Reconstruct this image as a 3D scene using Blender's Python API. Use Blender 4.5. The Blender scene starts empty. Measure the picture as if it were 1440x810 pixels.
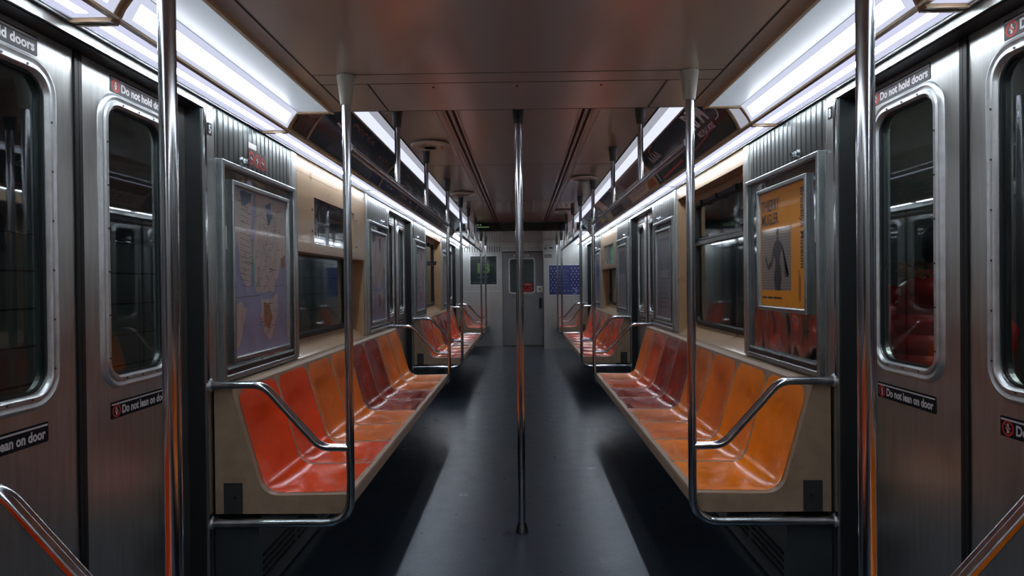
import bpy, bmesh, math, random
from mathutils import Vector, Matrix
random.seed(7)
C = bpy.context.scene.collection
PI = math.pi

# ------------------------------------------------------------------ materials
def srgb(r, g, b):
    def f(c):
        c /= 255.0
        return c/12.92 if c <= 0.04045 else ((c+0.055)/1.055)**2.4
    return (f(r), f(g), f(b), 1.0)

def new_mat(name):
    m = bpy.data.materials.new(name); m.use_nodes = True
    nt = m.node_tree
    return m, nt, nt.nodes['Principled BSDF']

def set_in(b, **kw):
    for k, v in kw.items():
        k = k.replace('_', ' ')
        for n in b.inputs:
            if n.name.lower() == k.lower():
                n.default_value = v
                break

def noise(nt, scale, stretch=(1, 1, 1), detail=4, rough=0.6):
    tc = nt.nodes.new('ShaderNodeTexCoord')
    mp = nt.nodes.new('ShaderNodeMapping'); mp.inputs['Scale'].default_value = stretch
    nz = nt.nodes.new('ShaderNodeTexNoise')
    nz.inputs['Scale'].default_value = scale; nz.inputs['Detail'].default_value = detail
    nz.inputs['Roughness'].default_value = rough
    nt.links.new(tc.outputs['Object'], mp.inputs['Vector']); nt.links.new(mp.outputs['Vector'], nz.inputs['Vector'])
    return nz.outputs['Fac']

def ramp(nt, fac, c0, c1, p0=0.0, p1=1.0):
    r = nt.nodes.new('ShaderNodeValToRGB')
    r.color_ramp.elements[0].position = p0; r.color_ramp.elements[0].color = c0
    r.color_ramp.elements[1].position = p1; r.color_ramp.elements[1].color = c1
    nt.links.new(fac, r.inputs['Fac']); return r.outputs['Color']

def maprange(nt, fac, a, b, lo=0.3, hi=0.7):
    r = nt.nodes.new('ShaderNodeMapRange')
    r.inputs['From Min'].default_value = lo; r.inputs['From Max'].default_value = hi
    r.inputs['To Min'].default_value = a; r.inputs['To Max'].default_value = b
    nt.links.new(fac, r.inputs['Value']); return r.outputs['Result']

def bump(nt, b, fac, strength, dist=0.002, prev=None):
    n = nt.nodes.new('ShaderNodeBump'); n.inputs['Strength'].default_value = strength
    n.inputs['Distance'].default_value = dist
    nt.links.new(fac, n.inputs['Height'])
    if prev is not None: nt.links.new(prev, n.inputs['Normal'])
    nt.links.new(n.outputs['Normal'], b.inputs['Normal']); return n.outputs['Normal']

def metal(name, col, r0, r1, stretch=(1, 1, 1), scale=30, wav=0.0, wavescale=3, dark=0.75):
    m, nt, b = new_mat(name)
    set_in(b, Metallic=1.0)
    f = noise(nt, scale, stretch)
    c0 = tuple(x*dark for x in col[:3])+(1,)
    nt.links.new(ramp(nt, f, c0, col, 0.25, 0.75), b.inputs['Base Color'])
    nt.links.new(maprange(nt, f, r0, r1), b.inputs['Roughness'])
    n = bump(nt, b, f, 0.08, 0.001)
    if wav:
        g = noise(nt, wavescale, (1, 1, 1), 1, 0.4)
        bump(nt, b, g, wav, 0.05, n)
    return m

def plain(name, col, rough=0.5, spec=0.5, coat=0.0, metallic=0.0, var=0.0, vscale=8, bumpy=0.0, coat_rough=0.05):
    m, nt, b = new_mat(name)
    set_in(b, Base_Color=col, Roughness=rough, Metallic=metallic)
    b.inputs['Specular IOR Level'].default_value = spec
    b.inputs['Coat Weight'].default_value = coat
    b.inputs['Coat Roughness'].default_value = coat_rough
    f = noise(nt, vscale, (1, 1, 1), 5)
    if var:
        c0 = tuple(x*(1-var) for x in col[:3])+(1,); c1 = tuple(min(1, x*(1+var)) for x in col[:3])+(1,)
        nt.links.new(ramp(nt, f, c0, c1, 0.3, 0.7), b.inputs['Base Color'])
        nt.links.new(maprange(nt, f, max(0.02, rough*(1-var)), rough*(1+var)), b.inputs['Roughness'])
    if bumpy: bump(nt, b, f, bumpy, 0.003)
    return m

def emit(name, col, strength, pattern=None):
    m = bpy.data.materials.new(name); m.use_nodes = True
    nt = m.node_tree; nt.nodes.clear()
    o = nt.nodes.new('ShaderNodeOutputMaterial'); e = nt.nodes.new('ShaderNodeEmission')
    e.inputs['Color'].default_value = col; e.inputs['Strength'].default_value = strength
    nt.links.new(e.outputs[0], o.inputs[0])
    return m

def glass(name, tint, ior=1.5, rough=0.01, boost=1.0):
    m = bpy.data.materials.new(name); m.use_nodes = True
    nt = m.node_tree; nt.nodes.clear()
    o = nt.nodes.new('ShaderNodeOutputMaterial')
    t = nt.nodes.new('ShaderNodeBsdfTransparent'); t.inputs['Color'].default_value = tint
    g = nt.nodes.new('ShaderNodeBsdfGlossy'); g.inputs['Roughness'].default_value = rough
    g.inputs['Color'].default_value = (0.9, 0.97, 1, 1)
    lw = nt.nodes.new('ShaderNodeLayerWeight'); lw.inputs['Blend'].default_value = 0.5
    fr = nt.nodes.new('ShaderNodeMath'); fr.operation = 'POWER'; fr.inputs[1].default_value = 4.0
    nt.links.new(lw.outputs['Facing'], fr.inputs[0])
    mu = nt.nodes.new('ShaderNodeMath'); mu.operation = 'MULTIPLY_ADD'; mu.inputs[1].default_value = 0.85; mu.inputs[2].default_value = 0.08*boost
    mu.use_clamp = True
    mx = nt.nodes.new('ShaderNodeMixShader')
    nt.links.new(fr.outputs[0], mu.inputs[0]); nt.links.new(mu.outputs[0], mx.inputs[0])
    nt.links.new(t.outputs[0], mx.inputs[1]); nt.links.new(g.outputs[0], mx.inputs[2])
    nt.links.new(mx.outputs[0], o.inputs[0])
    return m

M = {}
STEEL = (0.58, 0.62, 0.61, 1)
M['steel'] = metal('brushed_stainless', STEEL, 0.30, 0.44, (1, 1, 0.06), 60)
M['steel_h'] = metal('brushed_stainless_long', STEEL, 0.22, 0.34, (1, 0.06, 1), 60)
M['mirror'] = metal('polished_panel', (0.40, 0.43, 0.44, 1), 0.07, 0.14, (1, 1, 1), 20, 0.35, 5)
M['chrome'] = metal('polished_tube', (0.55, 0.58, 0.62, 1), 0.10, 0.18, (1, 1, 0.2), 25)
M['frame'] = metal('aluminium_frame', (0.72, 0.78, 0.80, 1), 0.36, 0.50, (1, 1, 1), 25)
M['caseframe'] = metal('case_frame', (0.46, 0.52, 0.53, 1), 0.28, 0.40, (1, 1, 1), 25)
M['darksteel'] = metal('dark_frame', (0.16, 0.18, 0.18, 1), 0.25, 0.4, (1, 1, 1), 20)
M['ribbed'] = metal('ribbed_panel', (0.15, 0.18, 0.18, 1), 0.30, 0.36, (1, 1, 1), 4)
M['black'] = plain('black_rubber', (0.006, 0.009, 0.011, 1), 0.5)
M['gap'] = plain('dark_seam', (0.004, 0.005, 0.006, 1), 0.7)
M['beige'] = plain('beige_laminate', srgb(176, 150, 116), 0.30, 0.5, 0.15, var=0.10, vscale=5)
M['shell'] = plain('bench_fibreglass', srgb(152, 132, 110), 0.42, 0.5, var=0.16, vscale=14)
M['ceiling'] = None
M['heater'] = plain('heater_grey_paint', srgb(52, 62, 64), 0.35, 0.5, var=0.15)
M['white'] = plain('white_panel', srgb(176, 178, 184), 0.35, 0.5, var=0.04)
M['offwhite'] = plain('off_white_ring', srgb(232, 228, 220), 0.4)
M['cone_light'] = plain('light_grey_cone', srgb(160, 160, 150), 0.35, 0.5)
M['cone_dark'] = plain('dark_grey_cone', srgb(70, 76, 72), 0.35, 0.5)
M['signblack'] = plain('sign_black', (0.008, 0.010, 0.013, 1), 0.6, 0.15)
M['signgrey'] = plain('sign_faded_black', (0.035, 0.045, 0.052, 1), 0.5)
M['signwhite'] = plain('sign_white', srgb(205, 205, 208), 0.5)
M['signred'] = plain('sign_red', srgb(190, 40, 35), 0.5)
M['plate'] = plain('grey_plate', srgb(58, 62, 62), 0.4, metallic=0.3)

# ceiling laminate: glossy tan
m, nt, b = new_mat('ceiling_laminate')
set_in(b, Roughness=0.26, IOR=1.6, Metallic=0.35)
b.inputs['Coat Weight'].default_value = 0.5; b.inputs['Coat Roughness'].default_value = 0.10; b.inputs['Coat IOR'].default_value = 1.6
f = noise(nt, 1.6, (1, 0.4, 1), 3)
nt.links.new(ramp(nt, f, (0.72, 0.66, 0.58, 1), (0.80, 0.74, 0.66, 1), 0.3, 0.7), b.inputs['Base Color'])
bump(nt, b, f, 0.15, 0.01)
M['ceiling'] = m

# floor: dark speckled vinyl
m, nt, b = new_mat('floor_speckled_vinyl')
f1 = noise(nt, 190, (1, 1, 1), 2, 0.5); f2 = noise(nt, 2.2, (1, 1, 1), 6, 0.65)
c1 = ramp(nt, f1, (0.009, 0.017, 0.027, 1), (0.13, 0.17, 0.21, 1), 0.55, 0.74)
c2 = ramp(nt, f2, (0.75, 0.75, 0.75, 1), (1.25, 1.25, 1.25, 1), 0.3, 0.7)
mx = nt.nodes.new('ShaderNodeMix'); mx.data_type = 'RGBA'; mx.blend_type = 'MULTIPLY'; mx.inputs[0].default_value = 1
nt.links.new(c1, mx.inputs[6]); nt.links.new(c2, mx.inputs[7]); nt.links.new(mx.outputs[2], b.inputs['Base Color'])
nt.links.new(maprange(nt, noise(nt, 7, (1, 1, 1), 7, 0.8), 0.25, 0.39), b.inputs['Roughness'])
set_in(b, IOR=1.7)
f3 = noise(nt, 45, (1, 1, 1), 2, 0.5)
bump(nt, b, f3, 0.05, 0.001)
b.inputs['Specular Tint'].default_value = (0.62, 0.82, 1.0, 1)
M['floor'] = m

def seat_mat(name, c, var=0.12):
    m, nt, b = new_mat(name)
    f = noise(nt, 4, (1, 1, 1), 5, 0.6)
    c0 = tuple(x*(1-var) for x in c[:3])+(1,); c1 = tuple(x*(1+var) for x in c[:3])+(1,)
    nt.links.new(ramp(nt, f, c0, c1, 0.35, 0.65), b.inputs['Base Color'])
    nt.links.new(maprange(nt, f, 0.16, 0.30), b.inputs['Roughness'])
    b.inputs['Coat Weight'].default_value = 0.4; b.inputs['Coat Roughness'].default_value = 0.10
    g = noise(nt, 9, (1, 1, 1), 2, 0.5)
    bump(nt, b, g, 0.12, 0.01)
    return m
SEAT = {'R': seat_mat('seat_red', srgb(242, 76, 4)), 'O': seat_mat('seat_orange', srgb(236, 122, 20)),
        'A': seat_mat('seat_amber', srgb(250, 138, 6)), 'T': seat_mat('seat_tan_orange', srgb(216, 120, 50), 0.2),
        'M': seat_mat('seat_maroon', srgb(150, 36, 14), 0.25), 'D': seat_mat('seat_worn_orange', srgb(222, 86, 14), 0.2)}

LCOL = (0.80, 0.80, 1.0, 1)
M['lens'] = emit('light_lens', (0.72, 0.74, 0.97, 1), 0.56)
M['streak'] = emit('tube_behind_lens', (0.90, 0.94, 1.0, 1), 14.0)
M['glow'] = emit('diffuser_core', (0.93, 0.94, 1.0, 1), 3.6)
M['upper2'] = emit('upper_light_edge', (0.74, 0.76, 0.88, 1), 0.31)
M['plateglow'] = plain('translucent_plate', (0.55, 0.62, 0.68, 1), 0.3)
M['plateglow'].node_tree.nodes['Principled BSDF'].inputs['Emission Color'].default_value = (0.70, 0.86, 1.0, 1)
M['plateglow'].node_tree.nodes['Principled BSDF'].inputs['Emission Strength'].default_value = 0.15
M['upper'] = emit('upper_light_strip', (0.72, 0.75, 0.98, 1), 0.72)
M['diffuser'] = emit('light_diffuser', (0.72, 0.76, 0.95, 1), 0.54)
M['tube'] = emit('fluorescent_tube', (0.9, 0.9, 1, 1), 4.0)
M['added_lampout'] = emit('added_lamp_tube', (0.95, 1, 0.95, 1), 45.0)
M['added_lampout2'] = emit('added_lamp_tube_dim', (0.85, 1, 0.95, 1), 30.0)
M['green'] = emit('green_sign_glow', (0.1, 0.9, 0.35, 1), 0.8)
M['greendim'] = emit('green_sign_faint', (0.35, 0.6, 0.25, 1), 0.22)
M['doorglass'] = glass('tinted_door_glass', (0.60, 0.68, 0.68, 1), 1.5, 0.02, 1.3)
M['winglass'] = glass('scratched_window_glass', (0.45, 0.54, 0.53, 1), 1.5, 0.05, 1.5)
M['caseglass'] = glass('display_glass', (0.85, 0.88, 0.9, 1), 1.5, 0.03, 1.6)

# ------------------------------------------------------------------ object helpers
def obj(name, bm, mat, parent=None, smooth=False, mats=None):
    bmesh.ops.recalc_face_normals(bm, faces=bm.faces[:])
    me = bpy.data.meshes.new(name); bm.to_mesh(me); bm.free()
    for mm in (mats or [mat]): me.materials.append(mm)
    if smooth:
        for p in me.polygons: p.use_smooth = True
        try: me.set_sharp_from_angle(angle=math.radians(40))
        except Exception: pass
    o = bpy.data.objects.new(name, me); C.objects.link(o)
    if parent is not None:
        o.parent = parent
        o.matrix_parent_inverse = Matrix.Identity(4)
        o.location = -Vector(parent.get('_o', (0, 0, 0))) if parent.type == 'EMPTY' else (0, 0, 0)
    return o

def tag(o, label, cat, group=None):
    o['label'] = label; o['category'] = cat
    if group: o['group'] = group
    return o

def thing(name, label, cat, loc, group=None):
    o = bpy.data.objects.new(name, None); C.objects.link(o)
    o.location = loc; o['_o'] = tuple(loc); o.empty_display_size = 0.1
    return tag(o, label, cat, group)

def struct(name, bm=None, mat=None, loc=None, **kw):
    if bm is None:
        o = bpy.data.objects.new(name, None); C.objects.link(o); o.location = loc or (0, 0, 0); o['_o'] = tuple(loc or (0, 0, 0))
    else:
        o = obj(name, bm, mat, **kw)
    o['kind'] = 'structure'
    return o

def cleanup():
    for o in C.objects:
        if '_o' in o: del o['_o']

def B(): return bmesh.new()

def box(bm, x0, x1, y0, y1, z0, z1, mi=0):
    vs = [bm.verts.new((x, y, z)) for x in (x0, x1) for y in (y0, y1) for z in (z0, z1)]
    for f in ((0, 1, 3, 2), (4, 6, 7, 5), (0, 4, 5, 1), (2, 3, 7, 6), (0, 2, 6, 4), (1, 5, 7, 3)):
        fa = bm.faces.new([vs[i] for i in f]); fa.material_index = mi

def prism(bm, poly, y0, y1, mi=0, caps=True):
    """closed polygon [(x,z)] extruded along Y"""
    a = [bm.verts.new((x, y0, z)) for x, z in poly]; c = [bm.verts.new((x, y1, z)) for x, z in poly]
    n = len(poly)
    for i in range(n):
        j = (i+1) % n
        f = bm.faces.new((a[i], a[j], c[j], c[i])); f.material_index = mi
    if caps:
        for l in (a, c):
            f = bm.faces.new(l); f.material_index = mi

def fillet(pts, r, n=8):
    pts = [Vector(p) for p in pts]; out = [pts[0]]
    for i in range(1, len(pts)-1):
        p, a, b = pts[i], (pts[i-1]-pts[i]), (pts[i+1]-pts[i])
        ang = a.angle(b); t = min(r/math.tan(ang/2), a.length*0.49, b.length*0.49)
        A = p+a.normalized()*t; Bp = p+b.normalized()*t
        for k in range(n+1):
            u = k/n
            out.append(A*(1-u)**2+p*2*u*(1-u)+Bp*u*u)
    out.append(pts[-1]); return out

def tube(bm, pts, r, seg=14, cap=True, mi=0):
    pts = [Vector(p) for p in pts]; n = len(pts)
    T = []
    for i in range(n):
        a = pts[max(0, i-1)]; c = pts[min(n-1, i+1)]; T.append((c-a).normalized())
    ref = Vector((0, 0, 1)) if abs(T[0].z) < 0.9 else Vector((1, 0, 0))
    N = (ref-T[0]*ref.dot(T[0])).normalized(); rings = []
    for i in range(n):
        N = (N-T[i]*N.dot(T[i])).normalized(); Bn = T[i].cross(N)
        rr = r[i] if isinstance(r, (list, tuple)) else r
        rings.append([bm.verts.new(pts[i]+N*math.cos(2*PI*k/seg)*rr+Bn*math.sin(2*PI*k/seg)*rr) for k in range(seg)])
    for i in range(n-1):
        for k in range(seg):
            f = bm.faces.new((rings[i][k], rings[i][(k+1) % seg], rings[i+1][(k+1) % seg], rings[i+1][k])); f.material_index = mi
    if cap:
        bm.faces.new(rings[0]).material_index = mi; bm.faces.new(rings[-1]).material_index = mi

def lathe(bm, prof, cx, cy, seg=24, mi=0):
    rings = []
    for r, z in prof:
        rings.append([bm.verts.new((cx+r*math.cos(2*PI*k/seg), cy+r*math.sin(2*PI*k/seg), z)) for k in range(seg)])
    for i in range(len(rings)-1):
        for k in range(seg):
            bm.faces.new((rings[i][k], rings[i][(k+1) % seg], rings[i+1][(k+1) % seg], rings[i+1][k])).material_index = mi
    bm.faces.new(rings[0]).material_index = mi; bm.faces.new(rings[-1]).material_index = mi

def rr(u0, u1, v0, v1, r, n=6):
    pts = []
    r = max(r, 1e-4)
    for cu, cv, a0 in ((u1-r, v1-r, 0), (u0+r, v1-r, 90), (u0+r, v0+r, 180), (u1-r, v0+r, 270)):
        for k in range(n+1):
            a = math.radians(a0+90*k/n); pts.append((cu+r*math.cos(a), cv+r*math.sin(a)))
    return pts

def loft(bm, P, rect, r, steps, n=6, fill=False, mi=0):
    """P(u,v,d)->point ; steps [(inset, d)] ; rounded rectangle loops joined"""
    loops = []
    for ins, d in steps:
        pts = rr(rect[0]+ins, rect[1]-ins, rect[2]+ins, rect[3]-ins, max(r-ins, 0.004 if r > 0.004 else 1e-4), n)
        loops.append([bm.verts.new(P(u, v, d)) for u, v in pts])
    for a, c in zip(loops[:-1], loops[1:]):
        k = len(a)
        for i in range(k):
            bm.faces.new((a[i], a[(i+1) % k], c[(i+1) % k], c[i])).material_index = mi
    if fill: bm.faces.new(loops[-1]).material_index = mi

def hole_plate(bm, P, outer, inner, r, d0, d1, n=6):
    """rectangular slab outer with a rounded hole inner, faces at depths d0 and d1"""
    ip = rr(*inner, r, n); u0, u1, v0, v1 = outer; op = []
    corners = ((u1, v1), (u0, v1), (u0, v0), (u1, v0))
    for q in range(4):
        cu, cv = corners[q]; base = ip[q*(n+1):(q+1)*(n+1)]
        s_, e_ = base[0], base[-1]
        for k in range(n+1):
            t = k/n
            if q % 2 == 0:   # start on vertical edge (u const) end on horizontal
                if t <= 0.5: op.append((cu, s_[1]+(cv-s_[1])*t*2))
                else: op.append((cu+(e_[0]-cu)*(t-0.5)*2, cv))
            else:
                if t <= 0.5: op.append((s_[0]+(cu-s_[0])*t*2, cv))
                else: op.append((cu, cv+(e_[1]-cv)*(t-0.5)*2))
    L = []
    for d in (d0, d1):
        L.append(([bm.verts.new(P(u, v, d)) for u, v in op], [bm.verts.new(P(u, v, d)) for u, v in ip]))
    k = len(ip)
    for i in range(k):
        j = (i+1) % k
        for (o_, i_) in L:
            bm.faces.new((o_[i], o_[j], i_[j], i_[i]))
        bm.faces.new((L[0][1][i], L[0][1][j], L[1][1][j], L[1][1][i]))
        bm.faces.new((L[0][0][i], L[0][0][j], L[1][0][j], L[1][0][i]))

_tc = {}
def text_geo(s, bold=0.0):
    key = (s, bold)
    if key in _tc: return _tc[key]
    cu = bpy.data.curves.new('t', 'FONT'); cu.body = s; cu.size = 1; cu.resolution_u = 3; cu.offset = bold
    ob = bpy.data.objects.new('t', cu); C.objects.link(ob)
    bpy.context.view_layer.update()
    me = bpy.data.meshes.new_from_object(ob.evaluated_get(bpy.context.evaluated_depsgraph_get()))
    vs = [tuple(v.co) for v in me.vertices]; fs = [tuple(p.vertices) for p in me.polygons]
    C.objects.unlink(ob); bpy.data.objects.remove(ob); bpy.data.curves.remove(cu); bpy.data.meshes.remove(me)
    xs = [v[0] for v in vs]; ys = [v[1] for v in vs]
    x0, x1, y0, y1 = min(xs), max(xs), min(ys), max(ys)
    vs = [((v[0]-x0)/(x1-x0), (v[1]-y0)/(y1-y0)) for v in vs]
    _tc[key] = (vs, fs); return _tc[key]

def text(bm, s, P, u0, u1, v0, v1, d, bold=0.01, mi=0, cuts=0, vertical=False):
    """letters filling the (u,v) rectangle, mapped through P(u,v,d)"""
    vs, fs = text_geo(s, bold)
    tb = B()
    bv = [tb.verts.new((x, y, 0)) for x, y in vs]
    for f in fs:
        try: tb.faces.new([bv[i] for i in f])
        except ValueError: pass
    for i in range(1, cuts):
        bmesh.ops.bisect_plane(tb, geom=tb.verts[:]+tb.edges[:]+tb.faces[:], plane_co=(0, i/cuts, 0), plane_no=(0, 1, 0))
    mp = {}
    for v in tb.verts:
        if vertical: uu, vv = u0+(u1-u0)*v.co.y, v1-(v1-v0)*v.co.x
        else: uu, vv = u0+(u1-u0)*v.co.x, v0+(v1-v0)*v.co.y
        mp[v] = bm.verts.new(P(uu, vv, d))
    for f in tb.faces:
        try: bm.faces.new([mp[v] for v in f.verts]).material_index = mi
        except ValueError: pass
    tb.free()

def poly(bm, P, pts, d, mi=0):
    bm.faces.new([bm.verts.new(P(u, v, d)) for u, v in pts]).material_index = mi

def line(bm, P, pts, w, d, mi=0):
    """flat ribbon along (u,v) points"""
    n = len(pts); L = []; R = []
    for i in range(n):
        a = Vector(pts[max(0, i-1)]); c = Vector(pts[min(n-1, i+1)]); t = (c-a).normalized(); nn = Vector((-t.y, t.x))*w/2
        p = Vector(pts[i]); L.append(bm.verts.new(P(p.x+nn.x, p.y+nn.y, d))); R.append(bm.verts.new(P(p.x-nn.x, p.y-nn.y, d)))
    for i in range(n-1):
        bm.faces.new((L[i], L[i+1], R[i+1], R[i])).material_index = mi

def ring(bm, P, cu, cv, r, w, d, mi=0, n=20, a0=0, a1=360, asp=1.0):
    line(bm, P, [(cu+r*asp*math.cos(math.radians(a0+(a1-a0)*k/n)), cv+r*math.sin(math.radians(a0+(a1-a0)*k/n))) for k in range(n+1)], w, d, mi)

# wall frames: u = world Y, v = world Z, d = distance proud of the plane towards the aisle
def wallP(s, X): return lambda u, v, d: Vector((s*(X-d), u, v))
def readP(s, X, uc):   # u measured in reading direction from centre uc
    return lambda u, v, d: Vector((s*(X-d), uc-s*u, v))
SIDE = {-1: 'left', 1: 'right'}

# ------------------------------------------------------------------ dimensions
W = 1.265; WD = 1.333; LOW = 2.156; HIGH = 2.31; STRIP = 2.067; HEAD = 2.03
Y0, Y1 = -2.45, 13.62
S0, S1 = 3.18, 10.6
BAYS = [(-2.33, 1.315), (2.605, 6.235), (7.525, 11.215), (12.555, 13.6)]
DOORS = [(1.315, 2.605), (6.235, 7.525), (11.215, 12.555)]
ROOF = 2.46

# ------------------------------------------------------------------ floor and ceiling
bm = B(); box(bm, -1.42, 1.42, Y0-0.1, Y1+0.1, -0.06, 0); struct('floor', bm, M['floor'])
bm = B()
box(bm, -0.905, 0.905, Y0, S0, LOW, ROOF)
struct('ceiling', bm, M['ceiling'])
bm = B(); box(bm, -0.905, 0.905, S1, Y1, LOW, ROOF); struct('ceiling', bm, M['ceiling'])
bm = B(); box(bm, -0.808, 0.808, S0+0.001, S1-0.001, HIGH, ROOF); struct('ceiling', bm, M['ceiling'])
bm = B(); box(bm, -1.45, 1.45, Y0-0.1, Y1+0.1, ROOF+0.002, ROOF+0.04); struct('ceiling', bm, M['darksteel'])
# dark seams of the ceiling
bm = B()
for y in (2.62, 2.745, S0-0.004): box(bm, -0.83 if y < 3 else -0.9, 0.83 if y < 3 else 0.9, y-0.0022, y+0.0022, LOW-0.0008, LOW+0.01)
for s in (-1, 1):
    box(bm, s*0.828-0.004, s*0.828+0.004, Y0, S0-0.01, LOW-0.0008, LOW+0.01)
    box(bm, s*0.63-0.0035, s*0.63+0.0035, 2.75, S0-0.01, LOW-0.0008, LOW+0.01)
    box(bm, s*0.828-0.004, s*0.828+0.004, S1+0.01, Y1, LOW-0.0008, LOW+0.01)
for y in (0.4, 1.2): box(bm, -0.82, 0.82, y-0.002, y+0.002, LOW-0.0008, LOW+0.01)
for x in (-0.36, 0.0, 0.36):
    tube(bm, [(x, 2.80, LOW-0.003), (x, 2.80, LOW+0.002)], 0.005, 8)
struct('trim_1', bm, M['gap'])
bm = B()
for y in (5.5, 7.95, 9.6): box(bm, -0.8, 0.8, y-0.003, y+0.003, HIGH-0.0008, HIGH+0.01)
for s in (-1, 1):
    for x, w in ((0.378, 0.008), (0.415, 0.008), (0.805, 0.006)):
        box(bm, s*x-w, s*x+w, S0+0.01, S1-0.01, HIGH-0.001, HIGH+0.01)
struct('trim_2', bm, M['gap'])
bm = B()
for s in (-1, 1):
    for x in (0.355, 0.397, 0.440, 0.476):
        tube(bm, [(s*x, S0+0.01, HIGH-0.001), (s*x, S1-0.01, HIGH-0.001)], 0.006, 6)
struct('trim_3', bm, M['ceiling'])

# dark display fascia at the far ceiling step
t = thing('information_display', 'long dark green display spanning the ceiling drop above the far end', 'display', (0, S1-0.01, LOW))
bm = B(); box(bm, -0.74, 0.74, S1-0.02, S1-0.003, LOW+0.005, HIGH-0.012); obj('screen', bm, plain('display_dark', srgb(10, 26, 24), 0.15, coat=0.5), t)
bm = B()
for x in (-0.70, -0.655):
    tube(bm, [(x, S1-0.021, 2.262), (x, S1-0.0205, 2.262)], 0.011, 12)
P = lambda u, v, d: Vector((u, S1-0.0205-d, v))
for i in range(9): poly(bm, P, [(-0.71+i*0.022, 2.218), (-0.695+i*0.022, 2.218), (-0.695+i*0.022, 2.232), (-0.71+i*0.022, 2.232)], 0.0005)
obj('lit_marks', bm, M['greendim'], t)
bm = B(); box(bm, -0.76, 0.76, S1-0.028, S1-0.003, LOW-0.006, LOW+0.006); box(bm, -0.76, 0.76, S1-0.028, S1-0.003, HIGH-0.014, HIGH-0.002)
for x in (-0.755, 0.755): box(bm, x-0.006, x+0.006, S1-0.028, S1-0.003, LOW, HIGH-0.002)
obj('bezel', bm, M['darksteel'], t)

# ------------------------------------------------------------------ ad cove between wall and high ceiling
A0 = Vector((1.128, 2.067)); A2 = Vector((0.930, 2.292)); A1 = Vector((1.062, 2.226))
def cove(t):
    p = A0*(1-t)**2+A1*2*t*(1-t)+A2*t*t
    g = (A1-A0)*2*(1-t)+(A2-A1)*2*t; g.normalize()
    n = Vector((-g.y, g.x))
    if n.x > 0: n = -n
    if n.y > 0 and n.x > -0.2: n = -n
    return p, n
def coveP(s, yc=0.0, rd=False):
    def P(u, v, d):
        p, n = cove(v); q = p+n*d
        return Vector((s*q.x, (yc-s*u) if rd else u, q.y))
    return P
def cove_strip(bm, s, y0, y1, v0, v1, d0, d1, mi=0, nv=10, rd=None):
    P = coveP(s); rows = []
    for k in range(nv+1):
        v = v0+(v1-v0)*k/nv
        rows.append([bm.verts.new(P(y0, v, d0)), bm.verts.new(P(y1, v, d0)), bm.verts.new(P(y1, v, d1)), bm.verts.new(P(y0, v, d1))])
    for a, c in zip(rows[:-1], rows[1:]):
        for i in range(4):
            j = (i+1) % 4
            bm.faces.new((a[i], a[j], c[j], c[i])).material_index = mi
    bm.faces.new(rows[0]).material_index = mi; bm.faces.new(rows[-1]).material_index = mi

perf, nt, bb = new_mat('perforated_white_strip')
set_in(bb, Base_Color=srgb(215, 215, 225), Roughness=0.35)
tc = nt.nodes.new('ShaderNodeTexCoord'); vo = nt.nodes.new('ShaderNodeTexVoronoi'); vo.inputs['Scale'].default_value = 110
vo.inputs['Randomness'].default_value = 0.0
nt.links.new(tc.outputs['Object'], vo.inputs['Vector'])
nt.links.new(ramp(nt, vo.outputs['Distance'], srgb(120, 120, 140), srgb(225, 225, 235), 0.25, 0.35), bb.inputs['Base Color'])

n_tr = 4
for s in (-1, 1):
    bm = B(); cove_strip(bm, s, S0+0.002, S1-0.002, 0, 1, -0.004, -0.03)
    struct('trim_%d' % n_tr, bm, M['beige'] if s < 0 else M['beige'], smooth=True); n_tr += 1
    bm = B()
    prism(bm, [(s*0.812, HIGH-0.002), (s*0.862, HIGH-0.006), (s*0.862, ROOF), (s*0.812, ROOF)], S0+0.002, S1-0.002)
    prism(bm, [(s*0.866, HIGH-0.006), (s*0.930, 2.288), (s*0.93, ROOF), (s*0.866, ROOF)], S0+0.002, S1-0.002, 1)
    struct('trim_%d' % n_tr, bm, None, mats=[M['upper2'], M['upper']]); n_tr += 1
    # beige edge rail under the cards and rail at top
    bm = B()
    prism(bm, [(s*1.108, 2.064), (s*1.132, 2.060), (s*1.134, 2.078), (s*1.126, 2.086)], S0+0.002, S1-0.002)
    struct('trim_%d' % n_tr, bm, M['beige']); n_tr += 1

def card(s, y0, y1, mat, label, draw=None, mats=None):
    t = thing('advert_card', label, 'advert', (s*1.05, (y0+y1)/2, 2.1), 'advert cards in the ceiling cove')
    bm = B(); cove_strip(bm, s, y0, y1, 0.07, 0.96, 0.0, 0.003, nv=12); obj('card', bm, mat, t, smooth=True)
    if draw:
        bm = B(); draw(bm, coveP(s, (y0+y1)/2, True), (y1-y0)/2); obj('print', bm, None, t, mats=mats)
    return t

def glossy(name, c, rough=0.2, var=0.0): return plain(name, tuple(min(1, x*1.8) for x in c[:3])+(1,), rough, 0.5, 0.15, var=var, vscale=3)
K_navy = glossy('card_navy', srgb(20, 32, 44), var=0.3); K_blk = glossy('card_black', srgb(22, 24, 28), var=0.2)
K_cream = glossy('card_cream', srgb(196, 178, 158)); K_grey = glossy('card_grey', srgb(120, 122, 124))
K_plum = glossy('card_plum', srgb(58, 46, 58), var=0.3); K_blue = glossy('card_blue', srgb(34, 42, 96)); K_br = glossy('card_brown', srgb(70, 50, 44), var=0.4)
ink_w = plain('ink_white', srgb(240, 240, 244), 0.4); ink_r = plain('ink_red', srgb(220, 50, 56), 0.3); ink_o = plain('ink_orange', srgb(206, 110, 40), 0.3)
ink_k = plain('ink_black', srgb(18, 18, 20), 0.3); ink_g = plain('ink_slate', srgb(60, 76, 88), 0.3); ink_p = plain('ink_pink_grey', srgb(150, 110, 104), 0.3)
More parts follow.
